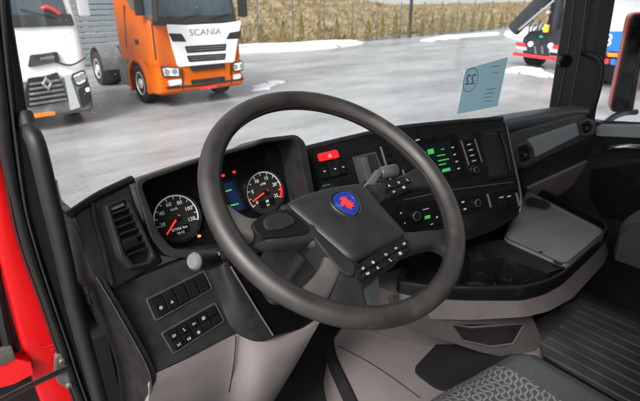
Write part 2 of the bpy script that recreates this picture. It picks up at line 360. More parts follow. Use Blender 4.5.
bm = B(); box(bm, (60, 60, G - .5), (500, 500, 1.0)); mk('yard_ground', bm, M['ground'], kind='structure')

# fence line and grass bank behind it
LINE = [(-40, 26, .3), (5, 24.4, .25), (10, 23.4, .25), (14.8, 22.5, .25), (20.8, 21.3, .10), (28, 21.4, .08), (38.5, 22.1, .05), (60, 23.5, .05), (130, 30, .05)]
def base_at(x):
    for a, b in zip(LINE, LINE[1:]):
        if a[0] <= x <= b[0]:
            t = (x - a[0]) / (b[0] - a[0]); return a[1] + (b[1] - a[1]) * t, a[2] + (b[2] - a[2]) * t
    return LINE[-1][1], LINE[-1][2]
def hash2(i, j): return math.sin(i * 12.9898 + j * 78.233) * 43758.5453 % 1
def bank(x, s):
    yb, hb_ = base_at(x); top = 3.1 if x < 20 else max(1.15, 3.1 - (x - 20) * .115)
    t = min(1, s / 9.0); h = hb_ + (top - hb_) * (t * t * (3 - 2 * t)) ** .8
    return V((x, yb + .5 + s, G + h + .10 * math.sin(x * 1.3 + s) + .08 * math.sin(x * 3.1 - s * 2.2)))
bm = B(); xs = [-40 + k * .9 for k in range(185)]; ss = [0, .5, 1, 1.6, 2.3, 3, 4, 5, 6, 7, 8, 9, 10, 12, 15, 20, 40, 90]
gv = [[bm.verts.new(bank(x, s)) for s in ss] for x in xs]
skirt = [bm.verts.new(V((x, base_at(x)[0] + .45, G - .1))) for x in xs]
for i in range(len(xs) - 1):
    bm.faces.new((skirt[i], skirt[i + 1], gv[i + 1][0], gv[i][0]))
    for j in range(len(ss) - 1): bm.faces.new((gv[i][j], gv[i + 1][j], gv[i + 1][j + 1], gv[i][j + 1]))
mk('grass_bank', bm, M['grass'], kind='structure')
bm = B()
for k in range(9000):
    x = random.uniform(6, 60); s = random.random() ** 1.6 * 11; p = bank(x, s); h = random.uniform(.12, .38); a = random.uniform(0, 6.28); lx, ly = random.uniform(-.15, .15), random.uniform(-.15, .05); wd = random.uniform(.03, .10)
    q = V((math.cos(a) * wd, math.sin(a) * wd, 0)); bm.faces.new([bm.verts.new(p - q), bm.verts.new(p + q), bm.verts.new(p + V((lx, ly, h)))])
mk('dry_grass_tufts', bm, M['blade'], kind='stuff', label='tall dry straw coloured grass over the bank', smooth=0)
bm = B()
pts = [V((x, base_at(x)[0] + .2, G)) for x in (18.6, 19.5, 20.8, 24, 28, 33, 38.5, 45, 60)]
for a, b in zip(pts, pts[1:]):
    e = (b - a).normalized(); box(bm, (a + b) / 2 + V((0, 0, .07)), ((b - a).length, .15, .18), e, V((-e.y, e.x, 0)))
mk('kerb', bm, M['kerb'], kind='structure')
# snow left along the edge
def snow(poly, h, seed, label):
    rnd = random.Random(seed); q = roundpoly(poly, 1.2, 5); q2 = []
    for i, (a, b) in enumerate(q): q2.append((a + rnd.uniform(-.3, .3), b + rnd.uniform(-.2, .2)))
    cx = sum(p[0] for p in q2) / len(q2); cy2 = sum(p[1] for p in q2) / len(q2)
    bm = B(); loops = []
    for k, (s, z) in enumerate(((1, -.02), (.97, .35), (.9, .7), (.75, .95), (.5, 1.0), (.2, 1.05))): loops.append([V((cx + (a - cx) * s, cy2 + (b - cy2) * s, G + h * (z + (rnd.uniform(-.15, .15) if k else 0)))) for a, b in q2])
    loft(bm, loops); mk('snow_patch', bm, M['snow'], kind='stuff', label=label)
def gp(L): return [(p.x, p.y) for p in (aZ(x, y, G) for x, y in L)]
snow([(6, 22.6), (12, 21.0), (15, 19.9), (18, 19.6), (20.4, 20.4), (20.6, 21.2), (15, 22.5), (8, 23.8)], .22, 1, 'bank of old snow along the yard edge below the fence')
snow(gp([(502, 36), (512, 30), (534, 30), (536, 38), (520, 40)]), .35, 2, 'heap of snow behind the crane truck')
snow(gp([(502, 69), (520, 66), (548, 70), (552, 78), (530, 75), (512, 73)]), .06, 3, 'thin snow strip beside the crane truck')
snow(gp([(257, 85), (275, 81), (284, 82), (270, 87), (250, 92)]), .03, 4, 'thin snow smear on the yard near the orange truck')
snow(gp([(418, 40), (440, 36), (470, 34), (500, 32), (500, 34), (460, 38), (430, 42)]), .05, 5, 'long thin snow strip along the kerb')

# fence posts, wires, young conifers
fn = thing('wire_fence', (25, 21.8, G), 'wire mesh fence on thin grey posts along the grass bank', 'fence')
pm = None; tops = []
for k, px in enumerate([205, 232, 258, 293, 324, 352, 377, 400, 423, 440, 456, 472, 489, 505, 520]):
    v = ray(px, 30); x = 0
    X = 20.0
    for _ in range(12): X = base_at(X)[0] * v.x / v.y
    yb, hb_ = base_at(X); p = V((X, yb, G + hb_)); tops.append(p)
    if pm is None:
        bm = B(); box(bm, (0, 0, .95 - EYE), (.06, .06, 2.1), bev=.008, seg=1); box(bm, (0, 0, 2.02 - EYE), (.075, .075, .04)); me = mk('post', bm, M['post'], None).data; bpy.data.objects.remove(bpy.data.objects['post']); pm = me
    o = bpy.data.objects.new('post', pm); C.objects.link(o); o.parent = fn; o.location = p + V((0, 0, EYE)) - BASE[fn.name]
for h in (.4, .8, 1.2, 1.6, 1.95):
    bm = B(); tube(bm, [p + V((0, 0, h)) for p in tops], .006, 4); mk('wire', bm, M['post'], fn)
pt = thing('young_conifer', (0, 0, -EYE), 'small narrow young conifer planted along the wire fence', 'conifer', 'young conifers along the fence')
bm = B(); tube(bm, [V((0, 0, -EYE)), V((0, 0, .25 - EYE))], .02, 6); mk('trunk', bm, M['bark'], pt)
bm = B()
for k in range(420):
    t = random.random(); z = .1 + t * 1.2; rr = .20 * (1 - t) ** .7 * (.6 + .5 * random.random()) + .01; a = random.uniform(0, 6.28); c = V((rr * math.cos(a), rr * math.sin(a), z - EYE)); s = random.uniform(.03, .07)
    d = V((random.gauss(0, 1), random.gauss(0, 1), random.gauss(0, .5))).normalized() * s * .5
    bm.faces.new([bm.verts.new(c - d), bm.verts.new(c + d), bm.verts.new(c + V((0, 0, s * 2)) + d * .4)])
mk('crown', bm, M['thuja'], pt, smooth=0)
first = True
for k, px in enumerate([215, 238, 261, 283, 301.5, 319, 337, 352, 368, 382, 395, 408, 421, 431, 442, 451, 462, 471, 480, 490, 499, 512]):
    v = ray(px, 36); X = 20.0
    for _ in range(12): X = (base_at(X)[0] - .25) * v.x / v.y
    yb, hb_ = base_at(X); o = pt if first else copy_tree(pt); first = False
    o.location = (X, yb - .25, hb_ - .05); o.scale = (random.uniform(.7, 1.3),) * 2 + (random.uniform(.6, 1.25),); o.rotation_euler.z = random.uniform(0, 6)
lm = thing('lamp_post', aZ(409, 37, G), 'dark lamp post standing at the kerb', 'lamp post')
q = aZ(409, 37, G); bm = B(); tube(bm, [q, q + V((0, 0, .5)), q + V((0, 0, 7))], lambda t: .14 - .06 * t, 12); mk('pole', bm, M['tblack'], lm)
bm = B(); box(bm, q + V((0, -.6, 7.0)), (.25, 1.3, .12), bev=.03); mk('lamp_head', bm, M['tgrey'], lm)

# distant hall, trees, slatted fence, cladding
hl = thing('glazed_hall', (70, 46, G), 'long pale hall with bluish glazing above the grass bank', 'building')
bm = B(); box(bm, (75, 50, G + 4.5), (90, 8, 9)); mk('wall', bm, M['bwall'], hl)
for k in range(22):
    bm = B(); box(bm, (33 + k * 4, 45.96, G + 4.4), (3.3, .10, 3.6)); wn_ = mk('window', bm, M['bglass'], hl)
    bm = B(); box(bm, (33 + k * 4, 45.88, G + 4.4), (.10, .10, 3.6)); box(bm, (33 + k * 4, 45.87, G + 4.4), (3.3, .10, .10)); mk('mullion', bm, M['bwall'], wn_)
bm = B(); box(bm, (75, 49.8, G + 9.2), (91, 9, .5)); mk('roof', bm, M['tgrey'], hl)
def conifer(x, y, z, h, lab):
    t = thing('spruce_tree', (x, y, z), lab, 'tree', 'trees behind the bank'); bm = B(); tube(bm, [V((x, y, z - .2)), V((x, y, z + h))], lambda q: .16 * (1 - q) + .02, 8); mk('trunk', bm, M['bark'], t)
    bm = B()
    for k in range(1500):
        u = random.random(); zz = z + h * (.06 + .94 * u); rr = h * .22 * (1 - u) * (.5 + .6 * random.random()); a = random.uniform(0, 6.28); c = V((x + rr * math.cos(a), y + rr * math.sin(a), zz - rr * .25)); s = h * .035
        d = V((random.gauss(0, 1), random.gauss(0, 1), random.gauss(0, .4))).normalized() * s; bm.faces.new([bm.verts.new(c - d), bm.verts.new(c + d), bm.verts.new(c + V((math.cos(a), math.sin(a), -.3)) * s * 1.6)])
    mk('crown', bm, M['leaf'], t, smooth=0)
for x, y, h, lb in ((31, 38, 6, 'lower dark green spruce standing behind the grass bank'), (35, 40, 8, 'tallest dark green spruce standing behind the grass bank')): conifer(x, y, bank(x, 14).z - .1, h, lb)
sf = thing('slatted_fence', (7, 20.6, G), 'grey metal fence of horizontal slats behind the trucks', 'fence')
bm = B(); box(bm, (0, 0, 0), (9.0, .05, .17), bev=.02, seg=1); o = mk('slat', bm, M['slat'], sf); sl = o.data
bpy.data.objects.remove(o)
for k in range(13):
    o = bpy.data.objects.new('slat', sl); C.objects.link(o); o.parent = sf; o.location = (.0, -.02 * (k % 2), .15 + k * .2 + BASE[sf.name].z - BASE[sf.name].z) ; o.location = V((0, -.015 * (k % 2), .15 + k * .2)) + (BASE[sf.name] - V((0, 0, EYE)))
for x in (2.6, 5.5, 8.5, 11.4): bm = B(); box(bm, (x, 20.66, G + 1.35), (.08, .06, 2.7)); mk('post', bm, M['post'], sf)
wh = thing('brown_warehouse', (2, 27, G), 'brown clad warehouse wall behind the slatted fence', 'building')
bm = B(); box(bm, (1.5, 28.5, G + 3.2), (12, 3, 6.4)); mk('wall', bm, M['brick'], wh)
bm = B(); box(bm, (1.5, 28.5, G + 6.5), (12.6, 3.6, .25)); mk('roof', bm, M['tgrey'], wh)

# ---- trucks
def wheel(parent, c, r=.5, w_=.30, side=-1):
    P = Pl(V(c) + V((side * w_ / 2, 0, 0)), -90 if side < 0 else 90, 0)
    bm = B(); lathe(bm, P, 0, 0, [(r * .58, -w_), (r * .95, -w_), (r, -w_ * .85), (r, -w_ * .15), (r * .95, 0), (r * .62, .005), (r * .58, -.02)], 32); t = mk('wheel', bm, M['tyre'], parent)
    bm = B(); lathe(bm, P, 0, 0, [(r * .59, -.03), (r * .59, .0), (r * .54, .005), (r * .50, -.06), (r * .28, -.05), (r * .25, .0), (r * .12, .02), (r * .10, .03)], 28); mk('hub_rim', bm, M['wheel_rim'], t)
    bm = B()
    for k in range(10):
        a = 2 * math.pi * k / 10; p = P.P(r * .40 * math.cos(a), r * .40 * math.sin(a), -.045); tube(bm, [p, p + P.n * .03], .018, 6)
    mk('wheel_nut', bm, M['chrome'], t)
def cab(parent, x0, x1, yf, L, secs, m, name='cab_body'):
    bm = B(); lo = []
    for z, dy, dx in secs:
        lo.append([V((a, b, G + z)) for a, b in roundpoly([(x0 + dx, yf + dy), (x1 - dx, yf + dy), (x1 - dx * .5, yf + L), (x0 + dx * .5, yf + L)], .22, 5)])
    loft(bm, lo); return mk(name, bm, M[m], parent)
# orange tractor unit
ot = thing('orange_truck', (5.73, 12.8, G), 'orange tractor truck with white grille panel parked facing the cab', 'truck')
X0, X1, YF = 4.51, 6.95, 11.5
cab(ot, X0, X1, YF, 2.35, [(1.02, .02, .02), (1.1, .0, 0), (1.9, .03, 0), (2.05, .06, 0), (3.2, .30, .08), (3.5, .45, .14), (3.6, .7, .25)], 'orange')
PO = Pl((5.73, YF - .02, G + 1), 0, 0)
def on(pl, name, L, w0, w1, m, parent, r=.03, bev=.008):
    bm = B(); pad(bm, pl, roundpoly(pl.uvs(L), r), w0, w1, bev); return mk(name, bm, M[m], parent)
bm = B(); loft(bm, [[V((a, b, G + z)) for a, b in roundpoly([(X0 + d, YF - .05 + d), (X1 - d, YF - .05 + d), (X1 - .02, YF + .75), (X0 + .02, YF + .75)], .16, 5)] for z, d in ((.36, .05), (.42, 0), (.62, 0), (.68, .03), (1.03, .03))]); bp = mk('bumper', bm, M['orange'], ot)
# glazing
PWS = Pl((5.73, YF + .035, G + 2.08), 0, 11.5)
bm = B(); pad(bm, PWS, roundpoly([(-1.06, 0), (1.06, 0), (1.0, 1.05), (-1.0, 1.05)], .08), -.02, .015, .006); mk('windscreen', bm, M['tglass'], ot)
bm = B(); pad(bm, PWS, roundpoly([(-1.10, -.12), (1.10, -.12), (1.08, .06), (-1.08, .06)], .03), -.05, .03, .01); wz = mk('cowl', bm, M['tblack'], ot)
for x in (-.55, .35): bm = B(); tube(bm, [PWS.P(x, -.03, .05), PWS.P(x + .62, .10, .05)], .012, 6); mk('wiper', bm, M['tblack'], ot)
# white grille panel
wpn = on(PO, 'grille_panel', [(166, 24), (186, 25), (225, 23), (241, 20.5), (237, 42), (234, 62), (178, 67), (172, 46)], -.03, .03, 'cabwhite', ot, .05, .015)
for L in ([(168, 33), (181, 33.5), (186, 41.5), (172, 41.5)], [(241, 30.5), (229, 32.5), (225.5, 39), (239, 38.5)]): on(PO, 'grille_cutout', L, .02, .036, 'tblack', wpn, .02, .003)
for L in ([(184, 46), (226, 43.5), (225, 50.5), (186.5, 53)], [(186, 55.5), (225.5, 53), (224.5, 59.5), (188.5, 62)]):
    o = on(PO, 'grille_slot', L, .02, .036, 'tblack', wpn, .03, .003)
    us = PO.uvs(L); 
    for k in (.33, .66):
        a = V(us[0]).lerp(V(us[3]), k); b = V(us[1]).lerp(V(us[2]), k); bm = B(); tube(bm, [PO.P(a.x + .04, a.y, .036), PO.P(b.x - .04, b.y, .036)], .012, 6); mk('slot_bar', bm, M['tgrey'], o)
on(PO, 'grille_slot', [(189, 66), (224, 63), (224, 67.5), (191, 71)], .02, .045, 'tblack', ot, .03, .003)
on(PO, 'lower_grille', [(190, 80), (224, 76), (224, 80), (191, 84)], .02, .05, 'tblack', bp, .03, .003)
bm = B(); P3 = PO.off(.032); text(bm, 'SCANIA', .215, P3.mat(*P3.uv(205.5, 32)), ext=.006, sx=1.15); mk('lettering', bm, M['letter'], wpn, smooth=0)
for L in ([(160, 66), (179, 67), (179.5, 77), (163, 77)], [(232, 62.5), (242, 60.5), (243, 70), (233, 72)]):
    h = on(PO, 'headlamp', L, .0, .04, 'tblack', ot, .04, .01)
    q = shrink(roundpoly(PO.uvs(L), .04), .03); bm = B(); pad(bm, PO, q, .03, .05, .01); mk('lens', bm, M['lamp'], h)
    c = V(PO.uvs(L)[0]).lerp(V(PO.uvs(L)[2]), .5)
    for s in (-.1, .1): bm = B(); lathe(bm, PO, c.x + s, c.y, [(.07, .045), (.07, .056), (.05, .058)], 16); mk('lamp_bulb', bm, M['chrome'], h)
for L in ([(168, 80.5), (181, 79), (181, 84), (169, 86)], [(233, 75), (240, 73.5), (240, 78), (233, 79.5)]): on(PO, 'fog_lamp', L, .0, .05, 'lamp', bp, .03, .01)
on(PO, 'number_plate', [(199, 86.5), (216, 84.5), (216, 87.5), (199, 89.5)], .03, .06, 'tred', bp, .01, .003)
on(PO, 'bumper_lip', [(166, 86.5), (200, 84), (243, 77.5), (243, 79), (200, 85.8), (166, 88.5)], .0, .055, 'tblack', bp, .01, .004)
for L in ([(181, 69), (182, 69), (183.5, 90), (182.5, 90)], [(230, 64), (231, 64), (231.5, 84), (230.5, 84)]): on(PO, 'panel_gap', L, .0, .034, 'tblack', bp, .003, .001)
bm = B(); pad(bm, PWS, roundpoly([(-1.12, 1.0), (1.12, 1.0), (1.08, 1.18), (-1.08, 1.18)], .05), .02, .16, .03); mk('sun_visor', bm, M['tblack'], ot)
for x in (-1.07, 1.07): bm = B(); tube(bm, [PWS.P(x, 0, .018), PWS.P(x * .93, 1.05, .018)], .035, 8); mk('screen_pillar', bm, M['tblack'], ot)
# side: windows, door, arches, step
PO2 = Pl((X0 - .005, 12.5, G + 1.5), -90, 0)
def os_(name, L, w0, w1, m, parent=ot, r=.04, bev=.006): return on(PO2, name, L, w0, w1, m, parent, r, bev)
os_('side_window', [(125, -4), (131, 8.5), (143, 15), (153, 20), (157.5, 21), (156, -20), (124, -20)], -.02, .012, 'tglass')
os_('window_seal', [(153, 20.5), (158, 21.5), (156.5, -20), (151, -20)], -.02, .02, 'tblack', r=.01)
os_('door_handle', [(135, 39), (138, 39.5), (139, 44), (136, 44)], -.02, .02, 'tblack', r=.01)
for L in ([(151.0, 23), (151.6, 23), (156, 60), (155.4, 60)], [(123.2, 5), (123.8, 5), (126.8, 48), (126.2, 48)]): os_('door_gap', L, -.02, .004, 'tblack', r=.002, bev=.001)
yw_, rw = 12.62, .50
for x, s in ((X0 + .17, -1), (X1 - .17, 1)): wheel(ot, (x, yw_, G + .5), .5, .30, s)
bm = B(); pr = [(math.cos(R_(t)), math.sin(R_(t))) for t in range(-25, 206, 11)]
for r0, r1, ya, yb in ((.56, .70, X0 - .03, X0 + .06), (.56, .60, X0 - .02, X0 + .40)):
    lo = [[V((ya, yw_ + c * r1, G + .52 + s * r1)), V((yb, yw_ + c * r1, G + .52 + s * r1)), V((yb, yw_ + c * r0, G + .52 + s * r0)), V((ya, yw_ + c * r0, G + .52 + s * r0))] for c, s in pr]; loft(bm, lo)
mk('wheel_arch', bm, M['orange'], ot)
bm = B(); box(bm, (5.73, 12.62, G + .85), (2.30, .9, .5)); mk('chassis_front', bm, M['tblack'], ot)
bm = B(); box(bm, (X0 + .18, 12.06, G + .72), (.3, .22, .60), bev=.03); mk('step', bm, M['tblack'], ot)
bm = B(); box(bm, (X0 + .28, 13.75, G + .68), (.5, .75, .75), bev=.05); mk('side_tank', bm, M['tgrey'], ot)
bm = B(); box(bm, (5.73, 15.2, G + .85), (.9, 5.0, .28)); mk('chassis', bm, M['tblack'], ot)
for x, s in ((X0 + .3, -1), (X1 - .3, 1)): wheel(ot, (x, 16.1, G + .5), .5, .58, s)
for x in (X0 + .02, X1 - .62):
    bm = B(); lo = [[V((x, 16.1 + c * .66, G + .52 + s * .66)), V((x + .6, 16.1 + c * .66, G + .52 + s * .66)), V((x + .6, 16.1 + c * .62, G + .52 + s * .62)), V((x, 16.1 + c * .62, G + .52 + s * .62))] for c, s in [(math.cos(R_(t)), math.sin(R_(t))) for t in range(0, 181, 12)]]; loft(bm, lo); mk('mudguard', bm, M['tgrey'], ot)
bm = B(); box(bm, (X1 + .16, YF + .12, G + 2.45), (.24, .14, .75), bev=.05); mk('mirror', bm, M['tblack'], ot)
bm = B(); box(bm, (X0 - .12, YF + .12, G + 2.55), (.2, .14, .75), bev=.05); mk('mirror', bm, M['tblack'], ot)
bm = B(); prism(bm, [V((x, YF + .35, G + z)) for x, z in ((4.9, 2.1), (6.6, 2.1), (6.55, 2.32), (6.2, 2.25), (5.9, 2.42), (5.4, 2.3), (4.95, 2.35))], (0, .3, 0), .02); 
mk('dash_shelf', bm, M['tgrey'], ot)

# white tractor unit
wt = thing('white_truck', (1.7, 12.5, G), 'white tractor truck with dark slatted grille parked next to orange truck', 'truck')
X0, X1, YF = .46, 2.96, 11.2
cab(wt, X0, X1, YF, 2.3, [(1.0, .04, .02), (1.1, 0, 0), (1.9, .02, 0), (2.1, .05, .01), (3.3, .30, .08), (3.7, .45, .16), (3.8, .7, .25)], 'cabwhite')
PR = Pl((1.7, YF - .02, G + 1), 0, 0)
bm = B(); loft(bm, [[V((a, b, G + z)) for a, b in roundpoly([(X0 + d, YF - .05 + d), (X1 - d, YF - .05 + d), (X1 - .02, YF + .75), (X0 + .02, YF + .75)], .18, 5)] for z, d in ((.28, .06), (.34, .01), (.7, 0), (1.02, .02))]); bp = mk('bumper', bm, M['tgrey'], wt)
PWS = Pl((1.7, YF + .03, G + 2.14), 0, 11.5)
bm = B(); pad(bm, PWS, roundpoly([(-1.08, 0), (1.08, 0), (1.0, 1.1), (-1.0, 1.1)], .08), -.02, .015, .006); mk('windscreen', bm, M['tglass'], wt)
bm = B(); pad(bm, PWS, roundpoly([(-1.16, -.10), (1.16, -.10), (1.14, .12), (-1.14, .12)], .03), -.05, .03, .01); mk('cowl', bm, M['tblack'], wt)
for x in (-.1, .85): bm = B(); tube(bm, [PWS.P(x, .05, .05), PWS.P(x - .6, .22, .05)], .014, 6); mk('wiper', bm, M['tblack'], wt)
bm = B(); tube(bm, spline([PWS.P(.62, .22, .06), PWS.P(.72, .24, .09), PWS.P(.86, .17, .07), PWS.P(.92, .12, .05)], 4), .04, 8); mk('wiper_rag', bm, M['tred'], wt)
def wf(name, L, w0, w1, m, parent=wt, r=.03, bev=.008): return on(PR, name, L, w0, w1, m, parent, r, bev)
wf('upper_slot', [(30, 55), (41, 54), (57, 51.5), (60, 61), (52, 63), (36, 66), (28, 67)], -.02, .03, 'tblack')
bm = B(); tube(bm, [PR.P(*PR.uv(40, 59), .035), PR.P(*PR.uv(54, 57), .035)], .03, 6); mk('slot_bar', bm, M['tgrey'], wt)
bm = B(); tube(bm, spline([PR.P(*PR.uv(54, 61), .02), PR.P(*PR.uv(70, 65), .03), PR.P(*PR.uv(84, 58), .02), PR.P(*PR.uv(86, 54), .0)], 4), .02, 6); mk('panel_gap', bm, M['tblack'], wt)
gp_ = wf('grille', [(28, 78), (44, 76), (57, 72), (63, 86), (68, 99), (60, 102), (36, 106), (20, 108)], .0, .04, 'tblack')
for k in range(5):
    bm = B(); a = PR.uv(29, 84 + k * 5); b = PR.uv(60 + k * 1.6, 79.5 + k * 4.7); tube(bm, [PR.P(*a, .045), PR.P(*b, .045)], .028, 6, ratio=.5); mk('slat', bm, M['tgrey'], gp_)
ur, vr = PR.uv(46.5, 83); dm = [(-.10, 0), (0, -.14), (.10, 0), (0, .14)]
bm = B(); ring(bm, PR, shift(dm, ur, vr), shift([(a * .45, b * .45) for a, b in dm], ur, vr), .03, .075, .008); mk('diamond_badge', bm, M['chrome'], gp_, smooth=20)
wf('white_blade', [(64, 75), (69, 74), (80, 107), (70, 110)], .0, .05, 'silver')
hd = wf('headlamp', [(71, 74), (84, 69), (87, 82), (76, 87)], .0, .045, 'tblack', r=.05)
wf('lens', [(72.5, 75.5), (83, 71), (85.5, 81), (77, 85)], .03, .055, 'lamp', hd, .05)
for q in ((77, 78.5), (82, 76)): u, v = PR.uv(*q); bm = B(); lathe(bm, PR, u, v, [(.07, .05), (.07, .062), (.05, .066)], 16); mk('lamp_bulb', bm, M['chrome'], hd)
wf('corner_trim', [(77, 89), (89, 83), (92, 100), (82, 108)], .0, .04, 'tblack', r=.05)
wf('fog_lamp', [(84.5, 88), (88.5, 86.5), (89.5, 91), (85.5, 92)], .02, .055, 'lamp', r=.03)
wf('number_plate', [(30, 114), (54.5, 111), (55, 114.5), (30, 118)], .0, .06, 'plate', r=.01)
for x, s in ((X0 + .17, -1), (X1 - .17, 1)): wheel(wt, (x, 12.6, G + .5), .5, .30, s)
bm = B(); box(bm, (X1 + .16, YF + .12, G + 2.55), (.22, .14, .7), bev=.05); mk('mirror', bm, M['silver'], wt)
bm = B(); box(bm, (1.7, 14.5, G + .85), (.9, 5.0, .28)); mk('chassis', bm, M['tblack'], wt)
for x, s in ((X0 + .3, -1), (X1 - .3, 1)): wheel(wt, (x, 16.0, G + .5), .5, .58, s)

# dark crane truck seen from behind
ct = thing('crane_truck', (20, 8.9, G), 'dark crane truck with red underrun bar seen from behind', 'truck')
PT = Pl((18.3, 9, G + 1), -90, 0)
def cf(name, L, w0, w1, m, parent=ct, r=.04, bev=.01): return on(PT, name, L, w0, w1, m, parent, r, bev)
bm = B(); box(bm, (21.3, 8.85, G + .85), (5.6, 1.0, .35)); mk('chassis', bm, M['tblack'], ct)
cf('rear_panel', [(523, 38), (530, 31), (553, 29), (575, 33), (575, 58), (523, 53)], -.5, .0, 'crane')
cf('tool_box', [(546, 8), (575, 6), (575, 32), (546, 31)], -1.4, -.35, 'crane')
for x in (534, 541, 548): cf('rear_strut', [(x, 46), (x + 1.6, 46), (x + 3, 54), (x + 1.2, 54)], -.02, .04, 'tgrey', r=.01)
cf('underrun_bar', [(513.5, 52), (580, 60), (580, 64), (513.5, 55)], -.1, .06, 'tred', r=.02)
cf('tail_lamp', [(516.5, 42), (526, 43.5), (526, 46.5), (516.5, 45)], -.1, .06, 'tred', r=.02)
cf('marker_board', [(516.5, 45.5), (527, 47), (527, 50.5), (516.5, 49)], -.1, .05, 'silver', r=.02)
cf('tail_lamp', [(553, 44.5), (560, 45), (560, 49), (553, 48)], -.1, .06, 'tred', r=.02)
cf('number_plate', [(550, 48), (558, 49), (558, 53), (550, 52)], -.1, .06, 'silver', r=.02)
for q in ((531, 44), (551, 45.5)): u, v = PT.uv(*q); bm = B(); lathe(bm, PT, u, v, [(.10, 0), (.10, .06), (.07, .08)], 18); mk('work_lamp', bm, M['lamp'], ct)
PT2 = PT.off(.15)
bm = B(); a, b = [PT.P(*PT.uv(*q), .25) for q in ((517, 29), (552, -6))]; tube(bm, [a, b], .30, 8, ratio=.8); mk('crane_boom', bm, M['crane'], ct)
bm = B(); a, b = [PT.P(*PT.uv(*q), .45) for q in ((525, 29), (560, 0))]; tube(bm, [a, b], .05, 8); mk('boom_cylinder', bm, M['chrome'], ct)
bm = B(); a, b = [PT.P(*PT.uv(*q), -.3) for q in ((548, 34), (556, -8))]; tube(bm, [a, b], .22, 10); mk('crane_column', bm, M['crane'], ct)
for q, m_ in (((551, 28), 'yellow'), ((542, 36.5), 'teal'), ((546, 8), 'teal'), ((553, 12), 'silver')):
    p = PT.P(*PT.uv(*q), .35 if q[1] < 30 else .02); bm = B(); box(bm, p, (.14, .13 if m_ != 'yellow' else .16, .09 if m_ != 'yellow' else .26), bev=.02); mk('marker' if m_ == 'teal' else 'hook_block', bm, M[m_], ct)
bm = B()
for k in range(7): 
    a = PT.P(*PT.uv(530 + k * 3, 34), .12); b = PT.P(*PT.uv(536 + k * 2.5, 20 + (k % 3) * 4), .16); tube(bm, [a, (a + b) / 2 + V((-.1, 0, .06)), b], .025, 5)
mk('hydraulic_hose', bm, M['tblack'], ct)
for y, s in ((9.7, 1), (8.0, -1)):
    P = Pl((19.4, y, G + .5), 0 if s < 0 else 180, 0); bm = B(); lathe(bm, P, 0, 0, [(.3, -.3), (.46, -.3), (.5, -.25), (.5, .25), (.46, .3), (.3, .3)], 28); mk('wheel', bm, M['tyre'], ct)
bm = B(); box(bm, (25.4, 8.85, G + 1.9), (2.2, 2.4, 2.4), bev=.15); mk('cab_body', bm, M['tgrey'], ct)
# blue and white truck beyond the passenger window
bt_ = thing('blue_white_truck', (18, 5.2, G), 'white box truck with blue tail panel beyond passenger window', 'truck')
PB = Pl((15.6, 5.5, G + 1.4), -90, 0)
bm = B(); box(bm, (18.6, 4.95, G + 2.35), (6.0, 2.4, 2.5), bev=.05); mk('box_body', bm, M['boxgrey'], bt_)
bm = B(); box(bm, (18.6, 4.95, G + .85), (5.8, 1.0, .3)); mk('chassis', bm, M['tblack'], bt_)
def bf(name, L, w0, w1, m): return on(PB, name, L, w0, w1, m, bt_, .03, .01)
bf('tail_panel', [(594, 31.5), (640, 31), (640, 53), (594, 50)], -.02, .05, 'bluep')
bf('upper_door', [(594, 0), (609, 0), (609, 28), (594, 29)], -.02, .02, 'silver')
bm = B(); text(bm, '8', .48, PB.mat(*PB.uv(608.5, 40.5), .055), ext=.005); mk('panel_mark', bm, M['cabwhite'], bt_, smooth=0)
bf('marker_strip', [(608, 52.5), (640, 54), (640, 58), (608, 56.5)], -.02, .06, 'plate')
for L, m_ in (([(605, 58.5), (609, 58.5), (609, 64), (605, 63.5)], 'tred'), ([(611, 58.5), (616, 59), (616, 65), (611, 64.5)], 'bluep'), ([(599, 53), (606, 53.5), (606, 57), (599, 56)], 'tred')): bf('tail_lamp', L, -.02, .06, m_)
for y, s in ((5.9, 1), (4.0, -1)):
    P = Pl((17.0, y, G + .5), 0 if s < 0 else 180, 0); bm = B(); lathe(bm, P, 0, 0, [(.3, -.25), (.46, -.25), (.5, -.2), (.5, .2), (.46, .25), (.3, .25)], 28); mk('wheel', bm, M['tyre'], bt_)
# ================================================================== THE CAB
FLOOR = -1.32; XL, XR = .13, 2.22
# ---- shell
bm = B(); box(bm, (1.17, .15, FLOOR - .03), (2.1, 2.3, .06)); mk('cab_floor', bm, M['carpet'], kind='structure')
bm = B(); loft(bm, [[V((x, y, z)) for x, y in roundpoly([(.1, -1.0), (2.24, -1.0), (2.24, 1.0), (1.9, 1.12), (.44, 1.12), (.1, 1.0)], .1)] for z in (.74, .82)]); mk('cab_roof', bm, M['headliner'], kind='structure')
bm = B(); box(bm, (1.17, -1.03, -.25), (2.14, .06, 2.14)); mk('cab_rear_wall', bm, M['headliner'], kind='structure')
bm = B(); prism(bm, [V((XR + .03, y, z)) for y, z in ((-1, FLOOR), (-.35, FLOOR), (-.35, -.45), (-.40, .74), (-1, .74))], (.05, 0, 0), .01); mk('cab_side_wall', bm, M['headliner'], kind='structure')
bm = B(); prism(bm, [V((XL - .08, y, z)) for y, z in ((-1, FLOOR), (-.20, FLOOR), (-.20, -.45), (-.25, .74), (-1, .74))], (.05, 0, 0), .01); mk('cab_side_wall', bm, M['headliner'], kind='structure')
for x in (XL + .02, XR + .01): bm = B(); box(bm, (x, 1.04, -.99), (.04, .36, .74)); mk('cab_kick_panel', bm, M['matte'], kind='structure')
bm = B(); box(bm, (1.17, 1.24, -1.0), (2.1, .05, .70)); mk('cab_bulkhead', bm, M['matte'], kind='structure')

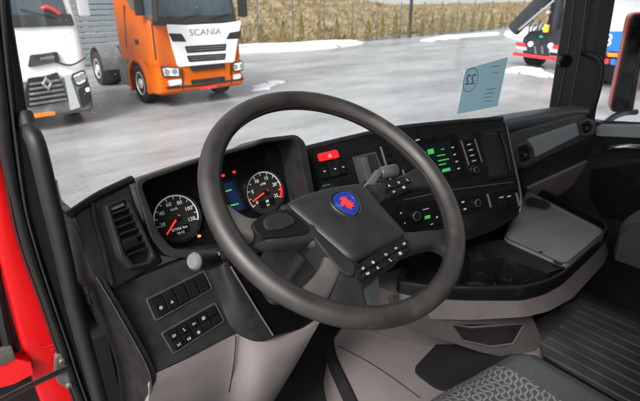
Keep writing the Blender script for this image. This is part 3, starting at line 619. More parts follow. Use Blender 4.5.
# ---- windscreen: curved pane in a frame
def screen_pts(z):
    lean = (z + .45) * .10
    return [V((x, yy - lean, z)) for x, yy in ((.17, 1.04), (.28, 1.12), (.5, 1.18), (.85, 1.215), (1.17, 1.225), (1.5, 1.215), (1.84, 1.18), (2.06, 1.12), (2.17, 1.04))]
ws = thing('windscreen', (1.17, 1.2, -.5), 'wide curved clear windscreen above the dashboard', 'windscreen')
bm = B(); g = [spline(screen_pts(z), 5) for z in (-.64, .1, .74)]; loft(bm, g, closed=False); mk('pane', bm, M['glass'], ws)
bm = B(); tube(bm, [p + V((0, -.004, 0)) for p in spline(screen_pts(-.64), 5)], .012, 8); mk('lower_seal', bm, M['rubber'], ws)

bm = B(); rnd = random.Random(9)
for k in range(260):
    p = screen_pts(0); x = rnd.uniform(.2, 2.1) if k % 2 else rnd.uniform(.22, .7); z = rnd.uniform(-.5, .25); L_ = spline(screen_pts(z), 5)
    q = min(L_, key=lambda v_: abs(v_.x - x)); i_ = L_.index(q); q2 = L_[min(len(L_) - 1, i_ + 1)]; q = q.lerp(q2, rnd.random()) + V((0, .002, 0)); r_ = rnd.uniform(.0005, .0012)
    bmesh.ops.create_icosphere(bm, subdivisions=1, radius=r_, matrix=Matrix.Translation(q))
mk('water_drops', bm, M['drop'], ws, kind='stuff')
# ---- left pillar, seals and the red jamb of the open door
lp = thing('windscreen_pillar', (.12, .9, FLOOR), 'black windscreen pillar trim with rubber door seals beside red jamb', 'pillar')
def strip(L, Y0, dY, r, X=None):     # upright sections given as (left px, right px, row)
    loops = []
    for xl, xr, y in L:
        a = aY(xl, y, Y0); b = aY(xr, y, Y0)
        loops.append([a, b, b + V((.02, dY, 0)), a + V((.0, dY, 0))])
    return loops
def column(bm, L, Y0, dY, bev=.006):
    rows = [(aY(a, y, Y0), aY(b, y, Y0)) for a, b, y in L]
    sec = []
    A = spline([r[0] for r in rows], 4); Bq = spline([r[1] for r in rows], 4)
    for a, b in zip(A, Bq):
        wv = (b - a); n = []
        k = min(bev, wv.length * .45) / max(wv.length, 1e-6)
        n = [a + V((0, bev, 0)), a + wv * k * .3 + V((0, bev * .3, 0)), a + wv * k, b - wv * k, b - wv * k * .3 + V((0, bev * .3, 0)), b + V((0, bev, 0)), b + V((.01, dY, 0)), a + V((-.0, dY, 0))]
        sec.append(n)
    loft(bm, sec); return bm
bm = B(); column(bm, [(-4, 10, -330), (-4, 10, -70), (-2, 11.5, 0), (9, 27, 100), (12, 34, 140), (22, 46, 200), (34, 58, 250), (50, 70, 300), (67, 86, 350), (84, 102, 401), (130, 148, 520)], .87, .16, .008); mk('trim', bm, M['pillar'], lp)
bm = B(); column(bm, [(-18, -4, -330), (-18, -4, -70), (-14, -2, 0), (-5, 9, 100), (0, 14, 150), (11, 22, 200), (23, 34.5, 250), (41, 50.5, 300), (58, 67.5, 350), (75, 84.5, 401), (121, 130.5, 520)], .865, .10, .006); mk('door_seal', bm, M['rubber'], lp)
bm = B(); column(bm, [(-2, 1, -330), (-2, 1, -70), (0, 3, 0), (10, 13, 100), (23, 26, 200), (35.5, 38.5, 250), (51.5, 54.5, 300), (68.5, 71.5, 350), (85.5, 88.5, 401), (131, 134, 520)], .858, .02, .004); mk('seal_lip', bm, M['rubber'], lp)
bm = B(); column(bm, [(-50, -19, -330), (-48, -18, -70), (-44, -14, 0), (-30, -5, 100), (-22, 0, 150), (-12, 11.5, 200), (-3, 23.5, 250), (10, 42, 300), (23, 59, 350), (40, 76, 401), (90, 122, 520)], .885, .12, .010); jm = mk('red_jamb', bm, M['red'], lp, label='bright red painted door jamb')
bm = B(); column(bm, [(-7, -4.5, 100), (8.5, 11, 200), (20.5, 23, 250), (38.5, 41, 300), (55.5, 58, 350), (72.5, 75, 401), (119, 121, 520)], .872, .02, .003); mk('seal_lip', bm, M['rubber'], lp)
bm = B(); tube(bm, spline([aY(38, 345, .884), aY(46, 347, .884), aY(56, 344, .884)], 4), .0012, 5); mk('jamb_crease', bm, M['red'], jm)
gh = thing('grab_handle', (.14, .83, -.8), 'long black grab handle running down the driver side windscreen pillar', 'handle')
bm = B(); pth = spline([aY(27, 122, .87), aY(31, 132, .845), aY(38, 150, .825), aY(50, 200, .815), aY(62, 250, .81), aY(73, 300, .81), aY(86, 350, .81), aY(100, 401, .81), aY(118, 470, .82)], 6)
tube(bm, pth, lambda t: .008 + .0062 * min(1, t * 7), 12, ratio=.9); mk('grip', bm, M['rubber'], gh)
bm = B(); tube(bm, [aY(25, 114, .872), aY(29, 127, .855)], .0115, 12); mk('end_socket', bm, M['pillar'], gh)

# door check strap and hinge, with the edge of the opened door
cs = thing('door_check_strap', aY(66, 368, .84), 'grey steel door check strap bolted to red jamb', 'strap')
bm = B(); pj = Pl(aY(64, 368, .878), 0, 0)
pad(bm, pj, roundpoly(pj.uvs([(54, 353), (63, 350), (68, 358), (72, 372), (72, 383), (66, 386), (57, 381), (53, 372)]), .006), 0, .012, .003); mk('bracket', bm, M['steel'], cs)
for q in ((60, 357), (57, 368), (67, 381)):
    u, v = pj.uv(*q); bm = B(); lathe(bm, pj, u, v, [(.006, .01), (.006, .017), (.004, .019)], 10); mk('bolt', bm, M['steel'], cs)
bm = B(); tube(bm, [aY(66, 369, .85), aY(50, 376, .82), aY(25, 388, .78), aY(-6, 404, .74), aY(-30, 416, .72)], .008, 8, ratio=.55); mk('arm', bm, M['steel'], cs)
dd = thing('driver_door', aY(-20, 400, .9), 'edge of the opened red driver door with black seal and hinge arm', 'door')
bm = B(); prism(bm, [V((x, .935, z)) for x, z in ((.07, -.44), (.085, -1.30), (-.80, -1.30), (-.98, -1.1), (-1.0, -.5), (-.97, -.44))], (0, .045, 0), .012); mk('inner_panel', bm, M['black'], dd)
bm = B(); prism(bm, [V((x, .984, z)) for x, z in ((.06, -.43), (.075, -1.31), (-.80, -1.31), (-.99, -1.1), (-1.01, -.5), (-.98, -.43))], (0, .03, 0), .01); mk('outer_skin', bm, M['red'], dd)
bm = B(); tube(bm, spline([V((.055, .97, -.45)), V((.05, .975, -.1)), V((.02, .98, .45)), V((-.1, .98, .62)), V((-.8, .98, .64)), V((-.96, .98, .5)), V((-.98, .97, -.45))], 6), .022, 8); mk('window_frame', bm, M['rubber'], dd)
bm = B(); loft(bm, [[V((.045, .985, -.45)), V((-.97, .985, -.45))], [V((.02, .985, .45)), V((-.95, .985, .5))]], closed=False); mk('window_pane', bm, M['glass'], dd)
bm = B(); tube(bm, spline([V((-.35, .93, -.62)), V((-.4, .90, -.62)), V((-.7, .90, -.60)), V((-.75, .93, -.60))], 5), .013, 8); mk('pull_handle', bm, M['dashlite'], dd)
bm = B(); tube(bm, spline([aY(-8, 250, .9), aY(-1, 300, .9), aY(9, 345, .9), aY(20, 362, .9)], 5), .009, 8); mk('seal', bm, M['rubber'], dd)
bm = B(); prism(bm, [aY(-12, 368, .88), aY(12, 358, .87), aY(32, 362, .87), aY(35, 374, .87), aY(14, 385, .87), aY(-12, 392, .88)], (0, .035, 0), .004); mk('hinge', bm, M['red'], dd)
bm = B(); box(bm, aY(4, 355, .885), (.03, .03, .02), bev=.004); mk('hinge_pin', bm, M['steel'], dd)

# ---- dashboard
db = thing('dashboard', (1.1, 1.0, -.95), 'dark wraparound truck dashboard with gauges, vents and switch panels', 'dashboard')
PC = Pl((.5, .9, -.32), 0, 20); PS = Pl((.72, .95, -.37), -13.65, 20); PD = Pl((.272, .9, -.335), 28, 20); PE = Pl((.3, .78, -.6), 6, 25); PF = Pl((1.68, .89, -.44), -13, 12)
bm = B(); loft(bm, [[V((x, y, z)) for x, y in roundpoly([(.185, .99), (.30, .99), (.74, 1.03), (1.40, .90), (1.7, .99), (2.17, .88), (2.17, 1.03), (2.04, 1.11), (1.5, 1.19), (.85, 1.19), (.29, 1.10), (.185, 1.04)], .03)] for z in (-.95, -.64, -.62)]); mk('core', bm, M['black'], db)
# instrument binnacle
outer = [(133, 180), (205, 156), (253, 143), (262, 138), (297, 134), (306, 142), (318, 210), (315, 245), (205, 259), (168, 258), (151, 240)]
inner = [(141, 183), (206, 160), (254, 147), (263, 142.5), (293, 139), (298.5, 146.5), (309.5, 206), (303, 236), (205, 249), (175, 250), (160, 235)]
uo, ui = roundpoly(PC.uvs(outer), .018), roundpoly(PC.uvs(inner), .016)
bm = B(); ring(bm, PC, uo, ui, -.095, 0, .004); cl = mk('binnacle', bm, M['dash'], db)
bm = B(); loft(bm, [[PC.P(u, v, -.094) for u, v in uo], [PC.P(u, v, -.094) + V((0, .10, -.045)) for u, v in shrink(uo, .006)]]); mk('hood', bm, M['black'], cl)
PCi = PC.off(-.082)
bm = B(); pad(bm, PCi, shrink(ui, -.004), -.005, 0, .001); mk('cluster_face', bm, M['gloss'], cl)
def gauge(px, py, rad, nums, a0, a1, nd, red=None, sub='km/h'):
    u, v = PCi.uv(px, py); P = PCi
    bm = B(); lathe(bm, P, u, v, [(rad * 1.10, .0), (rad * 1.10, .007), (rad * 1.06, .010), (rad * 1.0, .009), (rad * .98, .002)], 48); g = mk('gauge', bm, M['gloss'], cl)
    bm = B(); lathe(bm, P, u, v, [(rad * .98, .001), (rad * .98, .003)], 48); mk('dial', bm, M['matte'], g)
    bm = B(); N = 60
    for k in range(N):
        t0, t1 = a0 + (a1 - a0) * k / N, a0 + (a1 - a0) * (k + 1) / N
        q = [P.P(u + r * math.cos(R_(t)), v + r * math.sin(R_(t)), .0036) for r, t in ((rad * .9, t0), (rad * .955, t0), (rad * .955, t1), (rad * .9, t1))]
        bm.faces.new([bm.verts.new(x) for x in q])
    n = len(nums)
    for k in range(n * 2 - 1):
        t = R_(a0 + (a1 - a0) * k / (2 * n - 2)); e = V((math.cos(t), math.sin(t))); f = V((-e.y, e.x)) * .0008
        q = [V((u, v)) + e * rad * .78 + f, V((u, v)) + e * rad * .9 + f, V((u, v)) + e * rad * .9 - f, V((u, v)) + e * rad * .78 - f]
        bm.faces.new([bm.verts.new(P.P(x.x, x.y, .0037)) for x in q])
    for k, s in enumerate(nums):
        t = R_(a0 + (a1 - a0) * k / (n - 1)); text(bm, s, rad * .23, P.mat(u + rad * .64 * math.cos(t), v + rad * .64 * math.sin(t), .0038))
    text(bm, sub, rad * .15, P.mat(u, v + rad * .38, .0038))
    mk('dial_print', bm, M['white'], g, smooth=0)
    if red:
        bm = B()
        for k in range(12):
            t0, t1 = red[0] + (red[1] - red[0]) * k / 12, red[0] + (red[1] - red[0]) * (k + 1) / 12
            bm.faces.new([bm.verts.new(P.P(u + r * math.cos(R_(t)), v + r * math.sin(R_(t)), .0042)) for r, t in ((rad * .86, t0), (rad * .96, t0), (rad * .96, t1), (rad * .86, t1))])
        mk('red_zone', bm, M['redlit'], g)
    t = R_(nd); e = V((math.cos(t), math.sin(t))); f = V((-e.y, e.x))
    bm = B(); q = [V((u, v)) - e * rad * .16 + f * .0022, V((u, v)) + e * rad * .80 + f * .0011, V((u, v)) + e * rad * .80 - f * .0011, V((u, v)) - e * rad * .16 - f * .0022]
    loft(bm, [[P.P(x.x, x.y, .006) for x in q], [P.P(x.x, x.y, .0085) for x in q]]); mk('needle', bm, M['needle'], g)
    bm = B(); lathe(bm, P, u, v, [(rad * .11, .004), (rad * .11, .010), (rad * .07, .011)], 20); mk('needle_cap', bm, M['black'], g)
    bm = B(); pad(bm, P, shift(rrect(rad * .85, rad * .34, .002), u, v - rad * .52), .003, .0045, .0005); s = mk('odometer', bm, M['gloss'], g)
    bm = B(); text(bm, '87006 km' if sub == 'km/h' else '88', rad * .17, P.mat(u, v - rad * .45, .005))
    text(bm, '10:12' if sub == 'km/h' else '1/1', rad * .15, P.mat(u, v - rad * .63, .005)); mk('digits', bm, M['white'], s, smooth=0)
gauge(176, 218, .0535, ['20', '40', '60', '80', '100', '120'], 190, -20, 222)
gauge(264, 192, .0535, ['0', '5', '10', '15', '20', '25'], 215, -30, 199, red=(-30, 6), sub='x100')
bm = B(); pad(bm, PCi, roundpoly(PCi.uvs([(221, 181), (234, 177), (247, 209), (232, 214)]), .003), 0, .006, .002); ds = mk('display', bm, M['black'], cl)
bm = B(); pad(bm, PCi, roundpoly(PCi.uvs([(222, 184), (231, 181), (243, 208), (234, 212)]), .002), .004, .0068, .0005); mk('screen', bm, M['navy'], ds)
bm = B()
for a, b in (((224, 191), (230, 189)), ((229, 205), (237, 203))):
    pad(bm, PCi, PCi.uvs([a, b, (b[0] + .6, b[1] + 1.3), (a[0] + .6, a[1] + 1.3)]), .0065, .0072, .0002)
mk('screen_lines', bm, M['green'], ds, kind='stuff')
for q, m in (((223, 175.5), 'redlit'), ((234, 172), 'redlit'), ((199, 236), 'amber')):
    u, v = PCi.uv(*q); bm = B(); pad(bm, PCi, shift(rrect(.0075, .0060, .002), u, v), 0, .003, .001); mk('warning_lamp', bm, M[m], cl)
for L in ([(205, 164), (250, 153), (248, 162), (208, 172)],):
    bm = B(); pad(bm, PCi, roundpoly(PCi.uvs(L), .004), 0, .004, .001); mk('lamp_window', bm, M['gloss'], cl)

# left vent panel and side cheek
lo = [(74, 214), (131, 181), (150, 235), (168, 262), (214, 252), (210, 262), (112, 292), (97, 276), (84, 240)]
bm = B(); pad(bm, PD, roundpoly(PD.uvs([(74, 214), (131, 182), (138, 205), (166, 262), (116, 290), (97, 277), (84, 243)]), .010), -.06, -.002, .008); lvp = mk('vent_panel', bm, M['dash'], db)
bm = B(); q = PD.uvs([(72, 214), (100, 195), (133, 179)]); tube(bm, spline([PD.P(*q[0], -.006), PD.P(*q[1], -.004), PD.P(*q[2], -.004)], 6), .008, 10); mk('top_edge', bm, M['black'], lvp)
bm = B(); tube(bm, spline([PD.P(*p, -.002) for p in PD.uvs([(93, 198), (97, 222), (106, 252), (114, 284)])], 6), .007, 10, ratio=.4); mk('panel_ridge', bm, M['dash'], lvp)
vo = roundpoly(PD.uvs([(101, 206), (124, 197), (133, 215), (153, 258), (147, 266), (128, 270), (117, 258)]), .006)
vi = roundpoly(PD.uvs([(106, 209), (122, 202), (130, 219), (148, 256), (144, 262), (130, 265), (121, 254)]), .005)
bm = B(); ring(bm, PD, vo, vi, -.03, .013, .004); av = mk('air_vent', bm, M['dash'], db)
bm = B(); pad(bm, PD, shrink(vi, -.002), -.002, .0, .0005); mk('duct', bm, M['matte'], av)
for k in range(7):
    t = k / 6; a = V((107.5 + 17 * t, 217 + 40 * t)); b = V((126 + 17.5 * t, 210 + 40 * t))
    A, Bq = PD.P(*PD.uv(*a), .006), PD.P(*PD.uv(*b), .006); c = (A + Bq) / 2; ex = (Bq - A).normalized()
    ez = PD.n.cross(ex).normalized(); t2 = R_(35); e2 = PD.n * math.cos(t2) + ez * math.sin(t2)
    bm = B(); box(bm, c, ((Bq - A).length, .013, .0030), ex, e2, ex.cross(e2), .0008, 1); mk('slat', bm, M['dash'], av)
bm = B(); pad(bm, PD, roundpoly(PD.uvs([(117, 243), (132, 237), (136, 246), (121, 253)]), .002), .003, .013, .003); mk('vent_tab', bm, M['black'], av)
bm = B(); pad(bm, PD, roundpoly(PD.uvs([(108, 208.5), (121, 203), (122.5, 206), (109.5, 211.5)]), .001), .002, .007, .001); mk('dial_wheel', bm, M['insert'], av)
# side cheek facing the door
S1 = [PD.P(*PD.uv(74, 214), -.01), PD.P(*PD.uv(84, 243), -.004), PD.P(*PD.uv(97, 277), -.004), aY(122, 322, .765), aY(149, 374, .735), aY(148, 402, .74), aY(146, 470, .78)]
bk = [V((.165, 1.04, p.z + .0 - .03 * i)) for i, p in enumerate(S1)]
md = [(a * .55 + b * .45) + V((-.012, 0, 0)) for a, b in zip(S1, bk)]
bm = B(); sheet(bm, [S1, md, bk], V((.012, .004, 0)), 5); ck = mk('side_cheek', bm, M['dash'], db)
bm = B(); tube(bm, spline([p + V((.001, -.001, .001)) for p in S1[2:6]], 6), .0011, 6); mk('seam', bm, M['dashlite'], ck)
from mathutils.bvhtree import BVHTree
_sh = BASE[db.name] - V((0, 0, EYE)); bvh = BVHTree.FromPolygons([v.co + _sh for v in ck.data.vertices], [tuple(p.vertices) for p in ck.data.polygons])
def on_cheek(x, y):
    h = bvh.ray_cast(V((0, 0, 0)), ray(x, y).normalized()); return h[0] if h[0] else aX(x, y, .15)
q = [on_cheek(x, y) for x, y in ((68, 241), (80, 239), (96, 304), (83, 310))]
bm = B(); prism(bm, [p + V((-.0006, -.0002, 0)) for p in q], (.004, .001, 0)); mk('demister_lattice', bm, M['dashlite'], ck, smooth=0)
for k in range(6):
    y = 245 + k * 10.4; xx = 72 + k * 2.3
    for dx0, dx1 in ((-3, 1.6), (2.4, 7)):
        q = [on_cheek(x, yy) for x, yy in ((xx + dx0, y), (xx + dx1, y - .6), (xx + dx1 + 1.8, y + 7.6), (xx + dx0 + 1.8, y + 8.2))]
        bm = B(); prism(bm, [p + V((-.0022, -.0008, 0)) for p in q], (.004, .001, 0)); mk('demister_slot', bm, M['matte'], ck, smooth=0)
# switch block
bm = B(); blk = roundpoly(PE.uvs([(97, 278), (118, 284), (205, 252), (212, 262), (240, 329), (236, 334), (151, 378), (140, 358), (120, 318)]), .012)
pad(bm, PE, blk, -.06, 0, .006); sb = mk('switch_panel', bm, M['dash'], db)
def glyph(bm, P, u, v, k, s, w0, w1):
    def bar_(x, y, w_, h_): pad(bm, P, shift(rrect(w_ * s, h_ * s, .0002, 1), u + x * s, v + y * s), w0, w1, .00005)
    def poly(L, t=.6): L = [(x * s, y * s) for x, y in L]; ring(bm, P, shift(L, u, v), shift([(x * t, y * t) for x, y in L], u, v), w0, w1, .00005)
    k = k % 8
    if k == 0: poly([(-1, -.5), (1, -.5), (1, .4), (-1, .4)]); bar_(-.6, -.8, .4, .4); bar_(.6, -.8, .4, .4)
    elif k == 1: poly([(math.cos(t * .524) * .9, math.sin(t * .524) * .9) for t in range(12)], .7); bar_(0, 0, .3, 1)
    elif k == 2: poly([(-.9, -.7), (.9, -.7), (0, .9)], .55)
    elif k == 3: [bar_(-.3, y, 1.1, .22) for y in (-.6, 0, .6)]; bar_(.8, 0, .3, 1.5)
    elif k == 4: bar_(0, 0, .25, 2); bar_(-.4, .6, .8, .25); bar_(.4, -.6, .8, .25)
    elif k == 5: poly([(-1, 0), (-.2, .8), (-.2, .35), (1, .35), (1, -.35), (-.2, -.35), (-.2, -.8)], .62)
    elif k == 6: poly([(-.9, -.9), (.9, -.9), (.9, .9), (-.9, .9)], .72); bar_(0, .2, .9, .22); bar_(0, -.3, .9, .22)
    else: bar_(-.7, 0, .25, 1.4); bar_(0, -.2, .25, 1); bar_(.7, .2, .25, 1.4)
GL = [0]
def switch_row(L, n, icons, rows=1):
    uv = PE.uvs(L); bm = B(); o = roundpoly(uv, .006); i_ = shrink(o, .004); ring(bm, PE, o, i_, -.002, .003, .0012); fr = mk('switch_frame', bm, M['dashlite'], sb)
    bm = B(); pad(bm, PE, shrink(o, .003), -.001, .0008, .0003); mk('backing', bm, M['matte'], fr)
    tl, tr, br, bl = [V(p) for p in uv]
    for r in range(rows):
        for k in range(n):
            if (r, k) in ((1, 4),) and rows == 2: pass
            def bil(a, b): return (tl * (1 - a) + tr * a) * (1 - b) + (bl * (1 - a) + br * a) * b
            e = .05; a0, a1 = e + (1 - 2 * e) * k / n, e + (1 - 2 * e) * (k + 1) / n; b0, b1 = .09 + .82 * r / rows, .09 + .82 * (r + 1) / rows
            q = [tuple(bil(a0 + .008, b0 + .02)), tuple(bil(a1 - .008, b0 + .02)), tuple(bil(a1 - .008, b1 - .02)), tuple(bil(a0 + .008, b1 - .02))]
            bm = B(); pad(bm, PE, roundpoly(q, .0015), 0, .006, .0018); s = mk('switch', bm, M['black'], fr)
            if (r, k) in icons:
                c = bil((a0 + a1) / 2, b0 + (b1 - b0) * .6); bm = B()
                GL[0] += 1; glyph(bm, PE, c.x, c.y, GL[0], .0036, .0055, .0064); mk('icon', bm, M['print'], s)
switch_row([(145, 299), (204, 270), (213, 289), (155, 322)], 5, {(0, 0), (0, 1)})
switch_row([(160, 333), (215, 302), (225, 321), (173, 355)], 5, {(0, 0), (0, 1), (0, 2), (0, 3), (1, 0), (1, 1), (1, 2)}, 2)
# beige knee panel
bm = B(); sheet(bm, [[aY(150, 377, .738), aY(195, 356, .75), aY(237, 335, .757), aY(262, 342, .74), aY(290, 337, .735), aY(320, 322, .74)],
                     [aY(149, 392, .735), aY(192, 378, .75), aY(234, 362, .758), aY(262, 366, .73), aY(288, 357, .73), aY(311, 338, .74)],
                     [aY(148, 425, .745), aY(188, 412, .77), aY(228, 394, .79), aY(256, 398, .76), aY(278, 388, .76), aY(300, 358, .765)],
                     [aY(147, 450, .85), aY(186, 440, .87), aY(222, 425, .88), aY(246, 424, .86), aY(266, 412, .85), aY(290, 375, .84)]], V((0, .03, .0)), 5); mk('knee_panel', bm, M['beige'], db)
bm = B(); tube(bm, spline([aY(236, 336, .752), aY(234, 362, .753), aY(229, 392, .785)], 5), .0013, 6); mk('knee_seam', bm, M['dash'], db)
# column surround
bm = B(); sheet(bm, [[aY(204, 256, .80), aY(216, 290, .785), aY(229, 324, .765), aY(240, 336, .755)], [aY(218, 258, .76), aY(230, 288, .752), aY(247, 318, .748), aY(258, 342, .742)], [aY(228, 262, .755), aY(243, 288, .747), aY(259, 312, .743), aY(274, 336, .735)]], V((.01, .02, 0)), 4); cs2 = mk('column_surround', bm, M['dash'], db)
bm = B(); sheet(bm, [[aY(229, 263, .757), aY(244, 289, .75), aY(259, 312, .745), aY(275, 336, .737)], [aY(265, 262, .76), aY(278, 285, .76), aY(290, 308, .755), aY(300, 329, .745)], [aY(310, 262, .78), aY(318, 285, .78), aY(324, 305, .77), aY(328, 320, .755)]], V((0, .02, 0)), 4); mk('ignition_panel', bm, M['gloss'], cs2)
bm = B(); tube(bm, [aY(231, 267, .75), aY(245, 290, .744), aY(259, 313, .74), aY(273, 335, .733)], .002, 6); mk('edge_trim', bm, M['edge'], cs2)

# centre stack
so = roundpoly(PS.uvs([(302, 150), (395, 129), (499, 118.5), (506, 121), (514, 160), (522, 197), (519, 216), (497, 230), (468, 241), (440, 250), (400, 259), (335, 264), (318, 235)]), .010)
bm = B(); pad(bm, PS, so, -.13, 0, .006); st = mk('centre_stack', bm, M['black'], db)
bm = B(); tube(bm, spline([PS.P(*p, -.004) for p in PS.uvs([(304, 149), (350, 138), (395, 128.5), (450, 122.5), (503, 118.5)])], 5), .008, 8); mk('top_edge', bm, M['rubber'], st)
bm = B(); tube(bm, spline([PS.P(*p, -.001) for p in PS.uvs([(506.5, 124), (514, 160), (521, 195), (520, 212)])], 5), .0045, 8); mk('side_edge', bm, M['dashlite'], st)
bm = B(); tube(bm, spline([PS.P(*p, -.001) for p in PS.uvs([(304, 152), (311, 190), (320, 235)])], 5), .004, 8); mk('side_edge', bm, M['edge'], st)
def sp(name, L, w0, w1, m, r=.003, bev=.0015, parent=None, pl=PS):
    bm = B(); pad(bm, pl, roundpoly(pl.uvs(L), r), w0, w1, bev); return mk(name, bm, M[m], parent or st)
def quad(x, y, w, h, sk=.0, sl=-.25): # skewed patch by centre, half sizes in px: sl = slope of its width, sk = lean of its height
    return [(x - w - sk * h, y - h - sl * w * 1), (x + w - sk * h, y - h + sl * w), (x + w + sk * h, y + h + sl * w), (x - w + sk * h, y + h - sl * w)]
hz = sp('hazard_button', [(317, 154), (336, 149.5), (339, 157.5), (319, 162)], 0, .008, 'hazard', .006, .003)
bm = B(); u, v = PS.uv(328.5, 155.7)
for s0, s1 in ((.0062, .0045),):
    t = [(s0 * math.cos(R_(90 + 120 * k)), s0 * math.sin(R_(90 + 120 * k)) - .0008) for k in range(3)]; t2 = [(a * .6, (b + .0008) * .6 - .0008) for a, b in t]
    ring(bm, PS, shift(t, u, v), shift(t2, u, v), .0075, .0086, .0001)
mk('triangle', bm, M['white'], hz)
sf = sp('switch_bank', [(317, 166), (343, 159.5), (348, 174), (322, 181)], 0, .003, 'gloss')
for q in ([(318, 167.5), (325, 166), (328, 177), (322, 179)], [(327, 165), (337, 162.5), (340, 175), (331, 177)], [(338, 163), (342.5, 161.5), (346, 173), (341.5, 174.5)]):
    o = sp('switch', q, .002, .008, 'black', .002, .002, sf); cx = sum(p[0] for p in q) / 4; cy_ = sum(p[1] for p in q) / 4
    bm = B(); u, v = PS.uv(cx, cy_ - 1); pad(bm, PS, shift(rrect(.006, .003, .001), u, v), .0075, .0086, .0002); mk('icon', bm, M['print'], o)
sp('indicator_lamp', quad(326, 186, 3.5, 1.2), 0, .002, 'green', .0008, .0004)
bs = sp('lever_bezel', [(352, 157), (375, 151.5), (386, 180), (360, 186)], 0, .005, 'dashlite', .004)
sp('lever_recess', [(366, 155.5), (374, 153.5), (383, 178), (373, 180)], .004, .0055, 'matte', .002, .0004, bs)
bl = sp('brake_lever', [(355, 158.5), (361, 157), (369, 180), (362, 182)], .004, .030, 'stalk', .004, .006, bs)
sg = sp('switch_strip', [(381, 148), (389, 146), (403, 178), (395, 180)], 0, .0025, 'gloss')
for k in range(4):
    sp('switch', quad(386.5 + k * 3.5, 153 + k * 7.3, 3.4, 2.6, .35), .002, .005, 'black', .001, .001, sg)
for q in ([(379.5, 147), (381, 146.6), (391, 180), (389.5, 180.4)], [(402, 170), (403.2, 169.6), (405, 178), (403.7, 178.4)]): sp('strip_edge', q, 0, .0035, 'edge', .0004, .0005, sg)
# radio display
rd = sp('radio_display', [(408, 141), (456, 133), (468, 176), (424, 186)], 0, .003, 'gloss', .004)
scx = sp('screen', [(418, 146), (449, 140), (456, 170), (428, 177)], .0025, .0036, 'screen', .001, .0003, rd); 
for q in (quad(430, 151.5, 3, 2.5, .2), [(441, 169.5), (449, 167.5), (449.8, 170.5), (441.8, 172.5)]): sp('green_icon', q, .0034, .0042, 'green', .0008, .0002, rd)
bm = B()
for k, (x0, x1, y) in enumerate(((436, 444, 155.5), (437, 448, 160.5), (438, 445, 164.5), (421, 425, 152.5), (440, 443, 149))):
    pad(bm, PS, PS.uvs([(x0, y), (x1, y - (x1 - x0) * .2), (x1 + .3, y - (x1 - x0) * .2 + 1.1), (x0 + .3, y + 1.1)]), .0036, .0044, .0001)
mk('screen_text', bm, M['green'], rd, smooth=0, kind='stuff')
bm = B()
for k in range(4):
    x, y = 452 + k * 2, 147.5 + k * 7; pad(bm, PS, PS.uvs(quad(x, y, 1.2, .7)), .0028, .0036, .0001)
pad(bm, PS, PS.uvs(quad(417, 140, 2, .7)), .0028, .0036, .0001)
mk('key_marks', bm, M['print'], rd, smooth=0, kind='stuff')
pr = sp('preset_keys', [(462, 141), (473, 139), (481, 162), (469, 165)], 0, .002, 'gloss')
for k in range(4):
    o = sp('key', quad(467.8 + k * 1.7, 145.2 + k * 5.4, 4, 2, .25), .0015, .005, 'black', .001, .001, pr)
    bm = B(); pad(bm, PS, PS.uvs(quad(467.8 + k * 1.7, 144.6 + k * 5.4, 1.9, .55)), .0045, .0056, .0001); mk('key_print', bm, M['print'], o, smooth=0)
for q in ([(460.5, 141), (461.5, 140.8), (469, 165), (468, 165.3)], [(474, 139), (475, 138.8), (482, 162), (481, 162.3)]): sp('key_edge', q, 0, .0032, 'edge', .0003, .0004, pr)
def knob(px, py, r, h, parent, m='black'):
    u, v = PS.uv(px, py); bm = B(); lathe(bm, PS, u, v, [(r * 1.3, 0), (r * 1.3, .002), (r, .004), (r, h), (r * .9, h + .002), (r * .5, h + .0022)], 28); k = mk('knob', bm, M[m], parent)
    bm = B(); lathe(bm, PS, u, v, [(r * .98, h - .001), (r * .98, h + .0012), (r * .88, h + .0028), (r * .80, h + .0028), (r * .78, h)], 28); mk('knob_ring', bm, M['stalk'], k)
knob(473, 170, .0105, .014, rd)
# phone pocket
po = roundpoly(PS.uvs([(476, 132), (503, 128), (514, 176), (486, 182)]), .008); pi_ = roundpoly(PS.uvs([(481, 135), (498, 132), (507, 172), (489, 176.5)]), .006)
bm = B(); ring(bm, PS, po, pi_, -.06, .004, .003); pk = mk('pocket', bm, M['black'], st)
bm = B(); pad(bm, PS, shrink(pi_, -.001), -.004, .001, .0003); mk('pocket_floor', bm, M['matte'], pk)
bm = B(); tube(bm, spline([PS.P(*p, .004) for p in PS.uvs([(500, 134), (505, 150), (509, 170)])], 4), .006, 8, ratio=.35); mk('pocket_edge', bm, M['dashlite'], pk)
bm = B(); tube(bm, [PS.P(*p, .004) for p in PS.uvs([(484, 134.6), (494, 132.7)])], .0015, 6); mk('pocket_light', bm, M['stalk'], pk)
# horizontal split and lower controls
bm = B(); tube(bm, [PS.P(*p, .001) for p in PS.uvs([(404, 200), (450, 190), (513, 182)])], .0018, 6); mk('split_line', bm, M['dashlite'], st)
cc = sp('climate_panel', [(394, 206), (446, 198), (452, 222), (402, 233)], 0, .004, 'gloss', .005)
knob(414, 216, .014, .014, cc)
sp('indicator_lamp', quad(426.5, 217, 2.6, 1.6), .003, .0055, 'green', .0008, .0004, cc)
bm = B()
for x, y, w_, h_ in ((400, 213, .8, .7), (404, 223, .7, .5), (425, 209, 3, .35), (436, 217, .8, .7), (431, 224, 1.5, .35)): pad(bm, PS, PS.uvs(quad(x, y, w_, h_)), .0035, .005, .0001)
mk('panel_print', bm, M['print'], cc, smooth=0)
c2 = sp('control_panel', [(456, 198), (486, 192.5), (490, 208), (461, 214.5)], 0, .004, 'gloss', .003)
knob(475, 203, .0125, .012, c2)
bm = B()
for x, y in ((462, 202), (464, 209)): pad(bm, PS, PS.uvs(quad(x, y, 1.3, .8)), .0035, .005, .0001)
mk('panel_print', bm, M['print'], c2, smooth=0)
